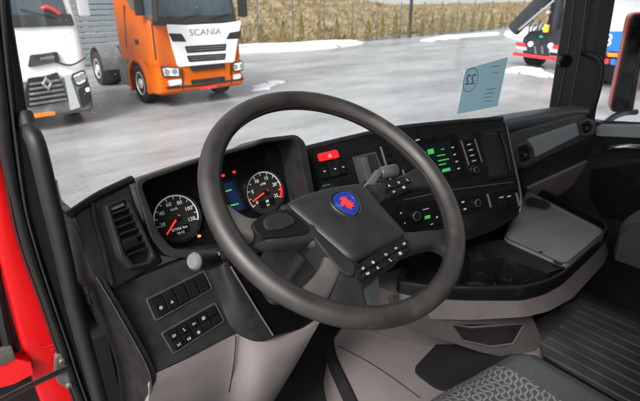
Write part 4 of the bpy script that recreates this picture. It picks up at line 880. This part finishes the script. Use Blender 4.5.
sp('panel_edge', [(485.5, 194), (487, 193.7), (490.5, 207), (489, 207.4)], 0, .006, 'edge', .0004, .0006, c2)
c3 = sp('control_panel', [(492, 192), (516, 187.5), (520, 206), (515, 214), (496, 219)], 0, .004, 'gloss', .004)
sp('switch', [(496, 197), (504, 195.5), (507, 205), (499, 207)], .003, .008, 'black', .002, .002, c3); sp('switch', [(506, 195), (512, 194), (515, 203), (509, 204.5)], .003, .008, 'black', .002, .002, c3)
bm = B()
for x in (499.5, 507): pad(bm, PS, PS.uvs(quad(x, 197.4 - (x - 499) * .15, 1.8, .6)), .0078, .0088, .0001)
mk('panel_print', bm, M['print'], c3, smooth=0)
sp('panel_edge', [(514, 193), (516, 192.6), (519.5, 205), (517.5, 206.5)], 0, .006, 'edge', .0005, .0006, c3)
for q in ([(462, 219), (474, 216), (478, 231), (467, 234)], [(476, 215.5), (488, 213), (492, 227), (481, 230)]):
    c4 = sp('blank_switch', q, 0, .004, 'black', .003, .002)
# passenger side fascia
tp = [V((1.56, .925, -.44)), V((1.8, .885, -.44)), V((2.05, .84, -.445)), V((2.2, .80, -.45))]
bm = B(); sheet(bm, [[p + V((0, .0, -.03)) for p in tp], [p + V((0, .004, -.006)) for p in tp], [p + V((0, .03, .003)) for p in tp], [p + V((0, .065, .003)) for p in tp], [p + V((0, .085, -.02)) for p in tp], [p + V((0, .13, -.17)) for p in tp]], V((0, .004, -.012)), 4); fp = mk('passenger_top', bm, M['fascia'], db)
fo = roundpoly(PF.uvs([(506, 138), (520, 131), (588, 112), (598, 124), (598, 134), (588, 139), (540, 161), (530, 168), (514, 170)]), .008)
bm = B(); pad(bm, PF, fo, -.08, -.004, .006); fs = mk('passenger_fascia', bm, M['dashlite'], db)
bm = B(); pad(bm, PF, roundpoly(PF.uvs([(528, 139), (576, 122.5), (579, 135), (535, 157)]), .004), -.006, .004, .003); mk('insert', bm, M['insert'], fs)
for vo_, vi_ in (([(513, 145), (526, 140.5), (532, 147), (533, 160), (526, 166), (518, 167)], [(516, 148), (525, 145), (529, 149.5), (530, 158), (525, 162), (519, 162.5)]), ([(576, 122), (587, 118), (593, 124), (593, 132), (588, 136), (580, 137)], [(579, 124), (586, 121.5), (590, 125.5), (590, 130.5), (587, 133), (581.5, 133.5)])):
    o_, i_ = roundpoly(PF.uvs(vo_), .008), roundpoly(PF.uvs(vi_), .006)
    bm = B(); ring(bm, PF, o_, i_, -.01, .010, .004); pv = mk('air_vent', bm, M['dashlite'], fs)
    bm = B(); pad(bm, PF, shrink(i_, -.002), -.006, -.002, .0005); mk('duct', bm, M['matte'], pv)
    us = [p[0] for p in i_]; vs = [p[1] for p in i_]; u0, u1, v0, v1 = min(us), max(us), min(vs), max(vs)
    for k in range(3):
        c = PF.P((u0 + u1) / 2, v0 + (v1 - v0) * (k + .75) / 3.5, .003); t2 = R_(30); e2 = PF.n * math.cos(t2) + PF.ey * math.sin(t2)
        bm = B(); box(bm, c, ((u1 - u0) * .92, .014, .003), PF.ex, e2, PF.ex.cross(e2), .001, 1); mk('slat', bm, M['black'], pv)
    bm = B(); pad(bm, PF, shift(rrect(.012, .012, .003), u0 + (u1 - u0) * .55, (v0 + v1) / 2 - .004), .004, .012, .003); mk('vent_tab', bm, M['stalk'], pv)
# lower passenger side: trim strip and glove panels
PG = Pl(PF.P(0, -.14, -.02), -13, -18)
bm = B(); pad(bm, PG, roundpoly(PG.uvs([(520, 170), (590, 138), (601, 136), (601, 158), (540, 196), (526, 196)]), .01), -.05, .0, .008); lf = mk('lower_fascia', bm, M['dashlite'], db)
bm = B(); pad(bm, PG, roundpoly(PG.uvs([(526, 187), (588, 159), (592, 166), (560, 193), (535, 205)]), .006), .0, .012, .004); mk('lower_trim', bm, M['beige'], lf)

# ---- console to the right of the driver
cn = thing('centre_console', (1.4, .7, FLOOR), 'beige engine console with black cup holder tray and grey drawer lid', 'console')
FT = Flat(-.79)
rimp = Flat(-.832).uvs([(395, 292), (425, 298), (470, 300), (522, 300), (545, 294), (563, 284), (601, 247), (607, 237), (600, 228), (527, 190), (500, 186), (440, 205)])
rl = roundpoly(rimp, .02, 4)
def zl(uv, z): return [V((a, b, z)) for a, b in uv]
def ins(L, s, dy=0):
    cx = sum(p[0] for p in L) / len(L); cy2 = sum(p[1] for p in L) / len(L); return [(cx + (a - cx) * s, cy2 + (b - cy2) * s + dy) for a, b in L]
def rin(s): return roundpoly(ins(rimp, s), .02, 4)
bm = B(); loft(bm, [zl(rin(.935), -.872), zl(rin(.95), -.842), zl(rin(.99), -.837), zl(rin(1), -.832), zl(rin(1), -.800), zl(rin(.997), -.793), zl(rin(.988), -.790), zl(rin(.955), -.790), zl(rin(.948), -.794), zl(rin(.93), -.868)]); cr = mk('rim', bm, M['black'], cn)
lowp = Flat(-.90).uvs([(398, 318), (428, 321), (470, 322), (525, 319), (549, 313), (572, 300), (603, 266), (608, 256), (604, 236), (535, 196), (505, 195), (445, 215)])
b0 = roundpoly(ins(rimp, .985), .02, 4); b1 = roundpoly(lowp, .02, 4); b2 = roundpoly(ins(lowp, .97), .02, 4)
mid = [tuple(V(p).lerp(V(q), .5)) for p, q in zip(b0, b1)]
bm = B(); loft(bm, [zl(b0, -.834), zl(b0, -.84), zl(mid, -.868), zl(b1, -.893), zl(b2, -.902)], (False, True)); mk('upper_body', bm, M['beige_shaded'], cn)
q1 = [(1.06, .76), (1.2, .70), (1.42, .62), (1.66, .62), (1.78, .76), (1.5, .98), (1.0, .98)]; q2 = [(1.14, .80), (1.22, .72), (1.42, .66), (1.60, .68), (1.68, .80), (1.5, .98), (1.05, .98)]
bm = B(); loft(bm, [zl(roundpoly(q1, .05, 4), -.90), zl(roundpoly(q1, .05, 4), -.97), zl(roundpoly(q2, .05, 4), -1.02), zl(roundpoly(q2, .05, 4), FLOOR)]); mk('body', bm, M['beige_shaded'], cn)
# drawer lid
FL = Flat(-.775)
lid = roundpoly(FL.uvs([(503, 238), (566, 266), (607, 231), (526, 189)]), .035, 6)
bm = B(); loft(bm, [zl(lid, -.868), zl(lid, -.782), zl(shrink(lid, .003), -.777), zl(shrink(lid, .012), -.775), zl(shrink(lid, .014), -.779), zl(shrink(lid, .0145), -.781)]); ld = mk('drawer_lid', bm, M['tray'], cn)
bm = B(); tube(bm, [p for p in spline(zl(shrink(lid, .006), -.776), 1, True)], .0035, 6, closed=True); mk('lid_edge', bm, M['dashlite'], ld)
ho = roundpoly(FL.uvs([(523, 201), (530, 196), (549, 201), (552, 206), (545, 210), (528, 207)]), .02, 4)
bm = B(); ring(bm, Flat(-.778), ho, shrink(ho, .006), -.03, .004, .002); mk('cup_ring', bm, M['dashlite'], ld)
bm = B(); pad(bm, Flat(-.778), shrink(ho, .005), -.03, .0005, .0002); mk('cup_hole', bm, M['matte'], ld)
for L in ([(538, 252), (541, 250.5), (543, 252.5), (540, 254)], [(553, 260.5), (564, 262.5), (562, 264.5), (556, 263)]): bm = B(); pad(bm, Flat(-.776), FL.uvs(L), -.002, .0012, .0004); mk('latch', bm, M['black'], ld)
# cup holders
for cx, cy_, rr in ((478, 284, .052), (512, 278, .052)):
    u, v = Flat(-.845).uv(cx, cy_); bm = B(); ring(bm, Flat(-.868), shift(circ(rr, 32), u, v), shift(circ(rr - .006, 32), u, v), -.002, .038, .003); ch = mk('cup_holder', bm, M['gloss'], cr)
    bm = B(); pad(bm, Flat(-.868), shift(circ(rr - .005, 32), u, v), -.001, .003, .0003); mk('cup_floor', bm, M['matte'], ch)
    bm = B(); tube(bm, [V((u - rr * .9, v - .01, -.836)), V((u - rr * .5, v - .012, -.834))], .006, 8); mk('cup_grip', bm, M['gloss'], ch)
sw = FT.uvs([(470, 252), (505, 244), (538, 262), (545, 270)])
bm = B(); prism(bm, zl([FT.uv(462, 247), FT.uv(503, 240), FT.uv(566, 268), FT.uv(548, 274), FT.uv(506, 258), FT.uv(470, 262)], -.869), (0, 0, .084), .006); mk('inner_wall', bm, M['black'], cn)
# right face: drawer front, slot, pocket
def face(name, L, Y, d, m, parent=cn, bev=.003):
    bm = B(); prism(bm, [aY(x, y, yy) for x, y, yy in L], V((0, d, 0)), bev); return mk(name, bm, M[m], parent)
# storage pocket in the beige front
PKc = Pl(aY(485, 334, .612), -24, -6)
bm = B(); pad(bm, PKc, roundpoly(PKc.uvs([(400, 317), (470, 318), (532, 315), (543, 340), (530, 364), (480, 353), (444, 341), (405, 330)]), .02), -.10, .0, .006); mk('lower_front', bm, M['beige_shaded'], cn)
po2 = roundpoly(PKc.uvs([(450, 323), (470, 326), (526, 322), (513, 344), (490, 347), (462, 341)]), .01); pi2 = shrink(po2, .007)
bm = B(); ring(bm, PKc, po2, pi2, -.04, .006, .003); p5 = mk('storage_pocket', bm, M['beige_shaded'], cn)
bm = B(); pad(bm, PKc, shrink(pi2, -.002), -.012, .001, .0004); mk('pocket_floor', bm, M['dash'], p5)
PKr = Pl((1.5, .508, -.87), 2, 0)
for nm, L, m_ in (('slot_edge', [(568, 280), (580, 272), (581, 274), (569, 282)], 'edge'), ('side_pocket', [(564, 291), (577, 284), (577, 296), (566, 303)], 'dash')):
    bm = B(); pad(bm, PKr, roundpoly(PKr.uvs(L), .004), -.02, .012, .002); mk(nm, bm, M[m_], cn)
# ---- engine tunnel and lower footwell
FN = Flat(-1.14)
tn = FN.uvs([(331, 341), (336, 362), (354, 398), (372, 440), (480, 470), (540, 400), (541, 345), (520, 318), (430, 300), (345, 322)])
tn = roundpoly(tn, .04, 4)
bm = B(); loft(bm, [zl(shrink(tn, -.03), FLOOR), zl(shrink(tn, -.012), -1.16), zl(tn, -1.145), zl(shrink(tn, .01), -1.14)]); et = mk('engine_tunnel', bm, M['beige'], cn)
bm = B(); tube(bm, spline([aZ(328, 338, -1.15), aZ(332, 360, -1.15), aZ(349, 398, -1.15), aZ(368, 440, -1.16)], 6), .022, 10, ratio=.6); mk('tunnel_edge', bm, M['dash'], cn)
bm = B(); tube(bm, spline([aZ(338, 346, -1.137), aZ(375, 366, -1.137), aZ(420, 398, -1.137)], 6), .0015, 6); mk('tunnel_seam', bm, M['dash'], cn)
pdp = roundpoly(FN.uvs([(412, 372), (444, 338), (515, 356), (490, 392), (438, 392)]), .03, 4)
fm = B(); loft(fm, [zl(pdp, -1.138), zl(pdp, -1.130), zl(shrink(pdp, .004), -1.128)]); mk('footwell_pad', fm, M['carpet'], label='small black carpet pad lying on beige engine tunnel', cat='mat', base=(pdp[0][0], pdp[0][1], -1.138))
# ---- ribbed rubber mat on the passenger floor
mb = FLOOR
rm = thing('floor_mat', (1.85, .3, FLOOR), 'ribbed dark rubber mat on the passenger side floor', 'mat')
mp = [(1.60, -.3), (2.14, -.3), (2.14, .67), (1.64, .72)]
bm = B(); loft(bm, [zl(roundpoly(mp, .03), FLOOR + .001), zl(roundpoly(mp, .03), FLOOR + .012), zl(shrink(roundpoly(mp, .03), .003), FLOOR + .014)]); mk('sheet', bm, M['mat_floor'], rm)
for k in range(9):
    x = 1.645 + k * .056; bm = B(); box(bm, (x, .17, FLOOR + .018), (.047, .9, .014), bev=.004, seg=1); mk('rib', bm, M['mat_floor'], rm)
bm = B(); box(bm, (2.17, .17, FLOOR + .012), (.05, 1.0, .022), bev=.006); mk('sill_strip', bm, M['dashlite'], rm)

# ---- steering wheel
W = V((.499, .540, -.306)); PW = Pl(W, 0, 55.26)
sw_ = thing('steering_wheel', W, 'worn dark steering wheel with four spokes and blue red emblem', 'steering wheel')
bm = B(); tube(bm, [PW.P(.2178 * math.cos(2 * math.pi * k / 96), .2178 * math.sin(2 * math.pi * k / 96), 0) for k in range(96)], .0176, 18, closed=True, ratio=.92); mk('rim', bm, M['rim'], sw_)
bm = B(); tube(bm, [PW.P(.2006 * math.cos(2 * math.pi * k / 96), .2006 * math.sin(2 * math.pi * k / 96), .003) for k in range(96)], .0009, 6, closed=True); mk('rim_seam', bm, M['matte'], sw_)
def wp(name, L, w0, w1, m, r=.006, bev=.004, parent=sw_, dome=0):
    bm = B(); q = PW.off(w1); uv = q.uvs(L); d = w1 - w0; bev = min(bev, .0045); r = max(r, .010)
    U_ = roundpoly(uv, r, 5)
    if not dome: pad(bm, q, U_, -d, 0, bev)
    else:
        cu_ = sum(p[0] for p in U_) / len(U_); cv_ = sum(p[1] for p in U_) / len(U_)
        sc_l = [(1, -d), (1, -.012), (.99, -.007), (.97, -.0035), (.93, 0)] + [(s, dome * (1 - (s / .93) ** 2)) for s in (.85, .72, .55, .35, .15)]
        loft(bm, [[q.P(cu_ + (x - cu_) * s, cv_ + (y - cv_) * s, w_) for x, y in U_] for s, w_ in sc_l])
    return mk(name, bm, M[m], parent, smooth=50 if dome else 38)
wp('hub_base', [(286, 208), (300, 200), (366, 186), (408, 234), (411, 246), (375, 277), (356, 281), (330, 255)], -.075, -.018, 'black', .012, .006)
hb = wp('hub_cover', [(283, 203), (303, 193), (330, 186), (358, 181.5), (368, 187), (388, 211), (409, 235), (398, 241), (354, 263)], -.045, .004, 'hub', .018, .010, dome=.009)
wp('hub_stripe', [(279, 206), (287, 202), (356, 264), (355, 278), (340, 271), (310, 233)], -.045, .003, 'hub', .004, .005)
# spokes
def bar(name, L, wc, th, m, parent=sw_):
    q = PW.off(wc); pts = [V((*q.uv(x, y), h)) for x, y, h in L]; pts = spline(pts, 7); loops = []; N = len(pts)
    for i, p in enumerate(pts):
        t = pts[min(N - 1, i + 1)] - pts[max(0, i - 1)]; t = V((t.x, t.y)).normalized(); nn = V((-t.y, t.x)); s = []
        for k in range(20):
            an = 2 * math.pi * k / 20; ca, sa = math.cos(an), math.sin(an); e = .62
            s.append(q.P(p.x + nn.x * p.z * math.copysign(abs(ca) ** e, ca), p.y + nn.y * p.z * math.copysign(abs(ca) ** e, ca), th * math.copysign(abs(sa) ** e, sa)))
        loops.append(s)
    bm = B(); loft(bm, loops); return mk(name, bm, M[m], parent, smooth=60)
bar('spoke', [(221, 222, .030), (233, 226, .022), (248, 230, .017), (270, 232, .019), (296, 233, .020), (316, 238, .018)], -.012, .013, 'spoke')
bar('pod_body', [(256, 236, .014), (270, 238, .020), (290, 237, .021), (312, 236, .017)], -.014, .018, 'hub')
lpod = wp('button_pod', [(250, 223), (265, 212), (290, 207), (312, 229), (307, 234), (284, 237), (259, 238)], -.02, .007, 'black', .008, .006)
wp('thumb_button', [(262, 219), (272, 213), (288, 212), (298, 222), (283, 229), (267, 230)], .005, .011, 'hub', .008, .003, lpod)
bar('spoke', [(332, 242, .024), (343, 262, .022), (346, 282, .024), (346, 300, .030), (346, 312, .036)], -.016, .013, 'hub')
bar('spoke_trim', [(310, 231, .010), (322, 240, .0125), (332, 252, .016), (331, 267, .0155), (323, 283, .017), (313, 297, .020), (306, 304, .018)], -.012, .0125, 'spoke')
bar('spoke', [(372, 196, .022), (392, 190, .017), (410, 183, .019), (420, 180, .024), (426, 178, .028)], -.015, .013, 'hub')
rpod = wp('button_pod', [(379, 182), (405, 175), (414, 181), (412, 188), (398, 196), (388, 199)], -.012, .004, 'black', .006, .004)
def buttons(pod, L):
    for q, ic in L:
        b = wp('button', q, .001, .0085, 'black', .003, .0012, pod)
        if not ic: continue
        cx = sum(p[0] for p in q) / 4; cy_ = sum(p[1] for p in q) / 4; bm = B(); P9 = PW.off(.0085); u, v = P9.uv(cx, cy_)
        GL[0] += 1; glyph(bm, P9, u, v, GL[0], .0027, -.001, .0005)
        mk('icon', bm, M['print'], b)
buttons(rpod, [([(383, 184), (391, 181.5), (395, 187), (387, 190)], 3), ([(393, 181), (400, 178.5), (404, 184), (397, 186.5)], 1), ([(402, 178), (409, 177), (412, 181), (406, 183.5)], 2), ([(388, 191), (396, 188), (400, 192), (391, 196)], 3), ([(398, 187.5), (407, 184), (409, 187), (401, 191)], 1)])
bar('spoke', [(396, 246, .024), (414, 243, .018), (428, 241, .017), (438, 242, .021), (446, 244, .030)], -.016, .013, 'hub')
bpod = wp('button_pod', [(354, 266), (400, 237), (409, 238), (412, 247), (400, 260), (378, 274), (366, 280), (356, 277)], -.02, .003, 'black', .006, .004)
buttons(bpod, [([(358, 268.5), (364.5, 264.5), (368, 268), (361.5, 272.5)], 3), ([(363, 273.5), (369, 269.5), (372, 273), (366, 277)], 2),
               ([(366.5, 263), (376, 257.5), (379.5, 261.5), (370, 267.5)], 1), ([(371.5, 268.5), (380.5, 263), (384, 267), (374.5, 272.5)], 1),
               ([(380, 255), (388, 250), (391.5, 254), (383, 259.5)], 1), ([(384.5, 261), (393, 255.5), (396, 259.5), (387.5, 265)], 1),
               ([(391, 248), (397, 244), (401, 248.5), (394.5, 252.5)], 2), ([(395.5, 253.5), (402, 249.5), (404.5, 253), (398.5, 257.5)], 3), ([(399, 242.5), (405, 239.5), (409, 245), (403.5, 248)], 3)])
# emblem
P6 = PW.off(.0115); eu, ev = P6.uv(346, 203.5)
def tref(r): return [(r * (1 + .06 * math.cos(3 * t - math.pi / 2)) * math.cos(t) + eu, r * (1 + .06 * math.cos(3 * t - math.pi / 2)) * math.sin(t) + ev) for t in [2 * math.pi * k / 48 for k in range(48)]]
bm = B(); pad(bm, P6, tref(.0260), -.006, .0022, .001); em = mk('emblem', bm, M['chrome'], hb, label='round silver emblem with blue field and red crowned creature')
bm = B(); pad(bm, P6, tref(.0222), -.001, .0026, .0003); mk('blue_field', bm, M['logo_blue'], em)
bm = B(); ring(bm, P6, tref(.0178), tref(.0170), .0015, .0031, .0001); mk('ring_line', bm, M['chrome'], em)
gr = [(-.006, .006), (-.0075, .0115), (-.0035, .0085), (-.001, .0130), (.0015, .0085), (.0055, .0115), (.004, .006), (.006, .003), (.0045, .0), (.0105, .001), (.007, -.003), (.0125, -.005), (.007, -.007), (.009, -.011), (.003, -.010), (0, -.0135), (-.003, -.010), (-.007, -.008), (-.004, -.004), (-.008, -.003), (-.0125, -.0045), (-.0135, .0), (-.010, .0035), (-.007, .004)]
bm = B(); prism(bm, [P6.P(eu + a, ev + b, .002) for a, b in gr], P6.n * .0016); mk('red_creature', bm, M['logo_red'], em, smooth=0)
# ---- column with stalks
ax = -PW.n
sc_ = thing('steering_column', W + ax * .3, 'dark plastic steering column shroud with control stalks', 'steering column')
bm = B(); loft(bm, [[W + ax * t + PW.ex * a * s + PW.ey * b * s for a, b in rrect(.12, .09, .025)] for t, s in ((.07, .85), (.10, 1), (.18, 1.05), (.30, 1.05))]); mk('shroud', bm, M['dash'], sc_)
bm = B(); tube(bm, [W + ax * .02, W + ax * .09], .035, 20); mk('shaft', bm, M['black'], sc_)
e0 = W + ax * .11 + V((-.07, 0, 0)); e1 = aY(213, 259, .63); e2 = aY(196, 261, .62)
bm = B(); tube(bm, [e0, (e0 + e1) / 2 + V((0, 0, .004)), e1], .011, 14); ls = mk('indicator_stalk', bm, M['black'], sc_)
dv = (e2 - e1).normalized(); bm = B(); tube(bm, [e1 - dv * .012, e1 - dv * .006, e1 + dv * .006, e2 - dv * .002, e2 + dv * .003], lambda t: .013 + .004 * min(1, t * 2), 18); mk('twist_end', bm, M['black'], ls)
bm = B(); tube(bm, [e2 + dv * .001, e2 + dv * .006, e2 + dv * .0085], lambda t: .0150 - .004 * t, 18); mk('end_button', bm, M['stalk_end'], ls)
bm = B()
for k in range(2): text(bm, 'IIO'[k:k + 2], .009, Pl(e1 + dv * (-.004 + .0), 0, 50).mat(0, 0, .0165))
mk('stalk_print', bm, M['print'], ls, smooth=0)
e0 = W + ax * .11 + V((.07, 0, 0)); e1 = aY(378, 174, .67); e2 = aY(392, 171, .66)
bm = B(); tube(bm, [e0, e1, (e1 + e2) / 2], .010, 12); rs = mk('gear_stalk', bm, M['stalk'], sc_)
bm = B(); dv = (e2 - e1).normalized(); tube(bm, [e1 + dv * .006, e1 + dv * .010, e2 + dv * .008, e2 + dv * .012], lambda t: .012 + .003 * math.sin(t * 3), 16); mk('twist_end', bm, M['stalk'], rs)
bm = B(); lathe(bm, Pl(e2 + dv * .012, 0, 10), 0, 0, [(.010, -.004), (.010, .003), (.006, .003), (.006, .004)], 18); mk('end_button', bm, M['black'], rs)
# key tag hanging from the ignition
PK = Pl(aY(369, 290, .70), -15, -5)
kt = thing('key_tag', PK.O, 'grey plastic key tag hanging below the wheel hub', 'key tag')
bm = B(); pad(bm, PK, roundpoly(PK.uvs([(360, 278), (378, 274), (380, 312), (362, 314)]), .004), -.002, .003, .001); mk('tag', bm, M['edge'], kt)
bm = B(); u, v = PK.uv(370, 283); lathe(bm, PK, u, v, [(.004, .002), (.004, .0036)], 14); mk('hole', bm, M['matte'], kt)
bm = B(); text(bm, '151', .022, PK.off(.0035).mat(*PK.off(.0035).uv(371.5, 296)) @ Matrix.Rotation(R_(-88), 4, 'Z')); mk('tag_print', bm, M['ink'], kt, smooth=0)
bm = B(); tube(bm, [PK.P(u, v, .004), PK.P(u, v + .03, .02), W + ax * .10 + V((.06, 0, -.03))], .002, 6); mk('key_ring', bm, M['steel'], kt)

# ---- seats
def seat(name, cx, yf, zt, hw, label, insert=True):
    o = thing(name, (cx, yf - .25, FLOOR), label, 'seat')
    def top(a, b):   # a -1..1 across, b 0 front..1 back
        x = cx + hw * a; y = yf - .50 * b - .055 * a * a * (1 - b)
        z = zt + .030 * max(0, abs(a) - .62) / .38 * (1 - max(0, abs(a) - .85) / .15 * 1.1) - .010 * b
        if b < .12: z -= .05 * ((.12 - b) / .12) ** 2
        if abs(a) > .93: z -= .06 * ((abs(a) - .93) / .07) ** 2
        return V((x, y, z))
    def patch(a0, a1, b0, b1, n=14, m_=18):
        bm = B(); f = [[bm.verts.new(top(a0 + (a1 - a0) * i / n, b0 + (b1 - b0) * j / m_)) for j in range(m_ + 1)] for i in range(n + 1)]
        g = [[bm.verts.new(V((v.co.x, v.co.y, zt - .13))) for v in r] for r in f]
        for i in range(n):
            for j in range(m_): bm.faces.new((f[i][j], f[i + 1][j], f[i + 1][j + 1], f[i][j + 1]))
        rim = [(i, 0) for i in range(n)] + [(n, j) for j in range(m_)] + [(i, m_) for i in range(n, 0, -1)] + [(0, j) for j in range(m_, 0, -1)]
        for k in range(len(rim)):
            a, c = rim[k], rim[(k + 1) % len(rim)]; bm.faces.new((f[a[0]][a[1]], g[a[0]][a[1]], g[c[0]][c[1]], f[c[0]][c[1]]))
        return bm
    mk('cushion_insert', patch(-.70, .70, .018, 1), M['seatpat'], o); mk('bolster', patch(.70, 1, 0, 1), M['seatdark'], o); mk('bolster', patch(-1, -.70, 0, 1), M['seatdark'], o)
    mk('front_roll', patch(-.70, .70, 0, .018, 14, 4), M['seatdark'], o)
    bm = B(); prism(bm, [V((cx - hw * .9, y, z)) for y, z in ((yf - .20, zt - .125), (yf - .48, zt - .125), (yf - .46, FLOOR), (yf - .30, FLOOR))], (hw * 1.8, 0, 0), .02); mk('seat_base', bm, M['black'], o)
    bm = B(); loft(bm, [[V((cx + hw * .92 * a, yf - .44 - dy + b, z)) for a, b in roundpoly([(-1, -.05), (1, -.05), (1, .05), (-1, .05)], .06)] for z, dy in ((zt - .05, 0), (zt + .25, .06), (zt + .55, .13), (zt + .62, .15))]); mk('backrest', bm, M['seatdark'], o)
    return o
seat('driver_seat', .56, .415, -.70, .31, 'dark driver seat cushion with pale squiggle patterned cloth insert')
seat('passenger_seat', 2.0, .52, -.745, .235, 'dark passenger seat with patterned cloth beside the console drawer')

# ---- right pillar, passenger door, mirror
rp_ = thing('windscreen_pillar', (2.2, .95, -.5), 'black passenger side windscreen pillar trim with round cap', 'pillar')
def pil(L, d): # prism through (x,y,X) rows
    pass
def post(bm, L, depth):
    secs = [[aX(a, y, X0), aX(b, y, X1), aX(b, y, X1) + depth, aX(a, y, X0) + depth] for a, b, y, X0, X1 in L]
    loft(bm, secs); return bm
bm = B(); post(bm, [(572, 591, -280, 2.10, 2.13), (566, 591, 0, 2.12, 2.15), (548, 574, 118, 2.13, 2.16), (545, 571, 135, 2.13, 2.16)], V((.06, .03, 0))); bmesh.ops.bevel(bm, geom=[e for e in bm.edges if e.calc_face_angle(0) > .4], offset=.008, segments=3, affect='EDGES'); mk('trim', bm, M['pillar'], rp_)
bm = B(); post(bm, [(590, 600, -280, 2.16, 2.17), (590, 600, 0, 2.16, 2.17), (573, 583, 118, 2.16, 2.18)], V((.05, .03, 0))); mk('seal', bm, M['rubber'], rp_)
bm = B(); post(bm, [(602, 617, -280, 2.17, 2.19), (600, 615, 0, 2.17, 2.19), (583, 595, 118, 2.17, 2.19), (582, 594, 132, 2.18, 2.19)], V((.06, .03, 0))); mk('door_frame', bm, M['pillar'], rp_)
for dx in (8, 20): bm = B(); tube(bm, spline([aX(566 + dx, 0, 2.121), aX(560 + dx, 50, 2.124), aX(548 + dx, 116, 2.132)], 4), .003, 6); mk('ridge', bm, M['dashlite'], rp_)
bm = B(); c = aX(566, 61, 2.115); PP = Pl(c, -42, 0); lathe(bm, PP, 0, 0, [(.026, -.03), (.026, -.003), (.022, .001), (.012, .0015)], 24); mk('cap', bm, M['black'], rp_)
hg = thing('grab_handle', aX(595, 100, 2.13), 'short curved black grab handle on passenger side pillar', 'handle')
bm = B(); tube(bm, spline([aX(583, 53, 2.16), aX(592, 55, 2.12), aX(600, 60, 2.11), (aX(602, 72, 2.11)), aX(597, 96, 2.11), aX(590, 118, 2.12)], 6), .011, 10); mk('grip', bm, M['rubber'], hg)
pd = thing('passenger_door', (2.22, .4, FLOOR), 'black passenger door panel with silver pull handle below window', 'door')
bm = B(); prism(bm, [V((XR - .02, y, z)) for y, z in ((.90, -.505), (-.34, -.505), (-.34, FLOOR - .03), (.90, FLOOR - .03))], (.06, 0, 0), .012); mk('door_panel', bm, M['dash'], pd)
def dp(name, L, X, d, m, bev=.004): bm = B(); prism(bm, [aX(x, y, X) for x, y in L], (d, 0, 0), bev); return mk(name, bm, M[m], pd)
dp('sill', [(593, 128), (600, 125), (660, 126), (680, 140), (640, 138), (596, 136)], XR - .045, .05, 'insert')
dp('recess', [(596, 138), (660, 140), (660, 160), (620, 157), (594, 157)], XR - .028, .02, 'matte')
bm = B(); tube(bm, spline([aX(604, 147, XR - .05), aX(612, 147.5, XR - .07), aX(630, 146, XR - .07), aX(655, 148, XR - .05)], 5), .011, 10, ratio=.7); mk('pull_handle', bm, M['chrome'], pd)
dp('lower_panel', [(590, 170), (640, 162), (700, 170), (690, 240), (600, 215), (588, 195)], XR - .03, .02, 'black')
bm = B(); loft(bm, [[V((2.232, .80, -.51)), V((2.232, -.34, -.51))], [V((2.19, .74, .75)), V((2.19, -.38, .75))]], closed=False); mk('window_pane', bm, M['glass'], pd)
bm = B(); tube(bm, spline([aX(594, 126, 2.22), aX(605, 123, 2.22), aX(640, 124.5, 2.22), aX(690, 128, 2.22)], 4), .010, 8); mk('window_seal', bm, M['rubber'], pd)
PM = Pl(aX(622, 65, 2.52), -62, 0)
mi = thing('door_mirror', PM.O + V((0, 0, -.2)), 'tall door mirror with red edged black housing outside passenger window', 'mirror')
ml = roundpoly(PM.uvs([(630, 13), (652, 12), (633, 115), (609, 112)]), .03)
bm = B(); pad(bm, PM, ml, -.09, 0, .01); mk('housing', bm, M['red'], mi)
bm = B(); ring(bm, PM, shrink(ml, .006), shrink(ml, .022), -.02, .008, .004); mk('black_rim', bm, M['black'], mi)
bm = B(); pad(bm, PM, shrink(ml, .020), -.005, .003, .001); mk('mirror_glass', bm, M['gloss'], mi)
bm = B(); tube(bm, spline([aX(602, 127, 2.26), aX(612, 118, 2.36), aX(624, 113, 2.52), aX(636, 112, 2.60)], 5), .014, 10); mk('arm', bm, M['black'], mi)

# ---- paper sheet behind the windscreen
def ws_y(x, z):
    pts = spline(screen_pts(z), 8)
    for a, b in zip(pts, pts[1:]):
        if a.x <= x <= b.x: return a.y + (b.y - a.y) * (x - a.x) / (b.x - a.x)
    return 1.1
c0 = aY(482, 86, 1.16); yw = ws_y(c0.x, c0.z) - .012; c0 = aY(482, 86, yw)
PP2 = Pl(c0, -14, -5.5)
pp = thing('paper_notice', PP2.O, 'pale blue paper notice printed 22 stuck inside the windscreen', 'notice')
pu = PP2.uvs([(466, 69), (508, 57), (497.5, 106), (457, 114)])
bm = B(); loft(bm, [[PP2.P(a, b, -.0006) for a, b in pu], [PP2.P(a, b, .0006) for a, b in pu]]); mk('sheet', bm, M['paper'], pp, smooth=0)
PQ = PP2.off(.001)
bm = B(); u, v = PQ.uv(470.5, 80); text(bm, '22', .062, PQ.mat(u, v), mirror=True, ext=.0003, sx=.9); mk('printed_number', bm, M['ink'], pp, smooth=0)
bm = B(); ring(bm, PQ, shift([(x_ * .85, y_ * 1.12) for x_, y_ in circ(.046, 40)], u, v), shift([(x_ * .85, y_ * 1.12) for x_, y_ in circ(.0435, 40)], u, v), 0, .0006, .0001); mk('number_ring', bm, M['ink'], pp, smooth=0)
for x, y, w_ in ((496, 66, .05), (495.5, 72.5, .035), (491, 89, .055), (489, 93, .06), (488, 97, .05), (488, 101, .04)):
    a, b = PQ.uv(x, y); bm = B(); pad(bm, PQ, shift(rrect(w_, .0024, .0005, 1), a, b), 0, .0005, .0001); mk('print_line', bm, M['ink'], pp, smooth=0)
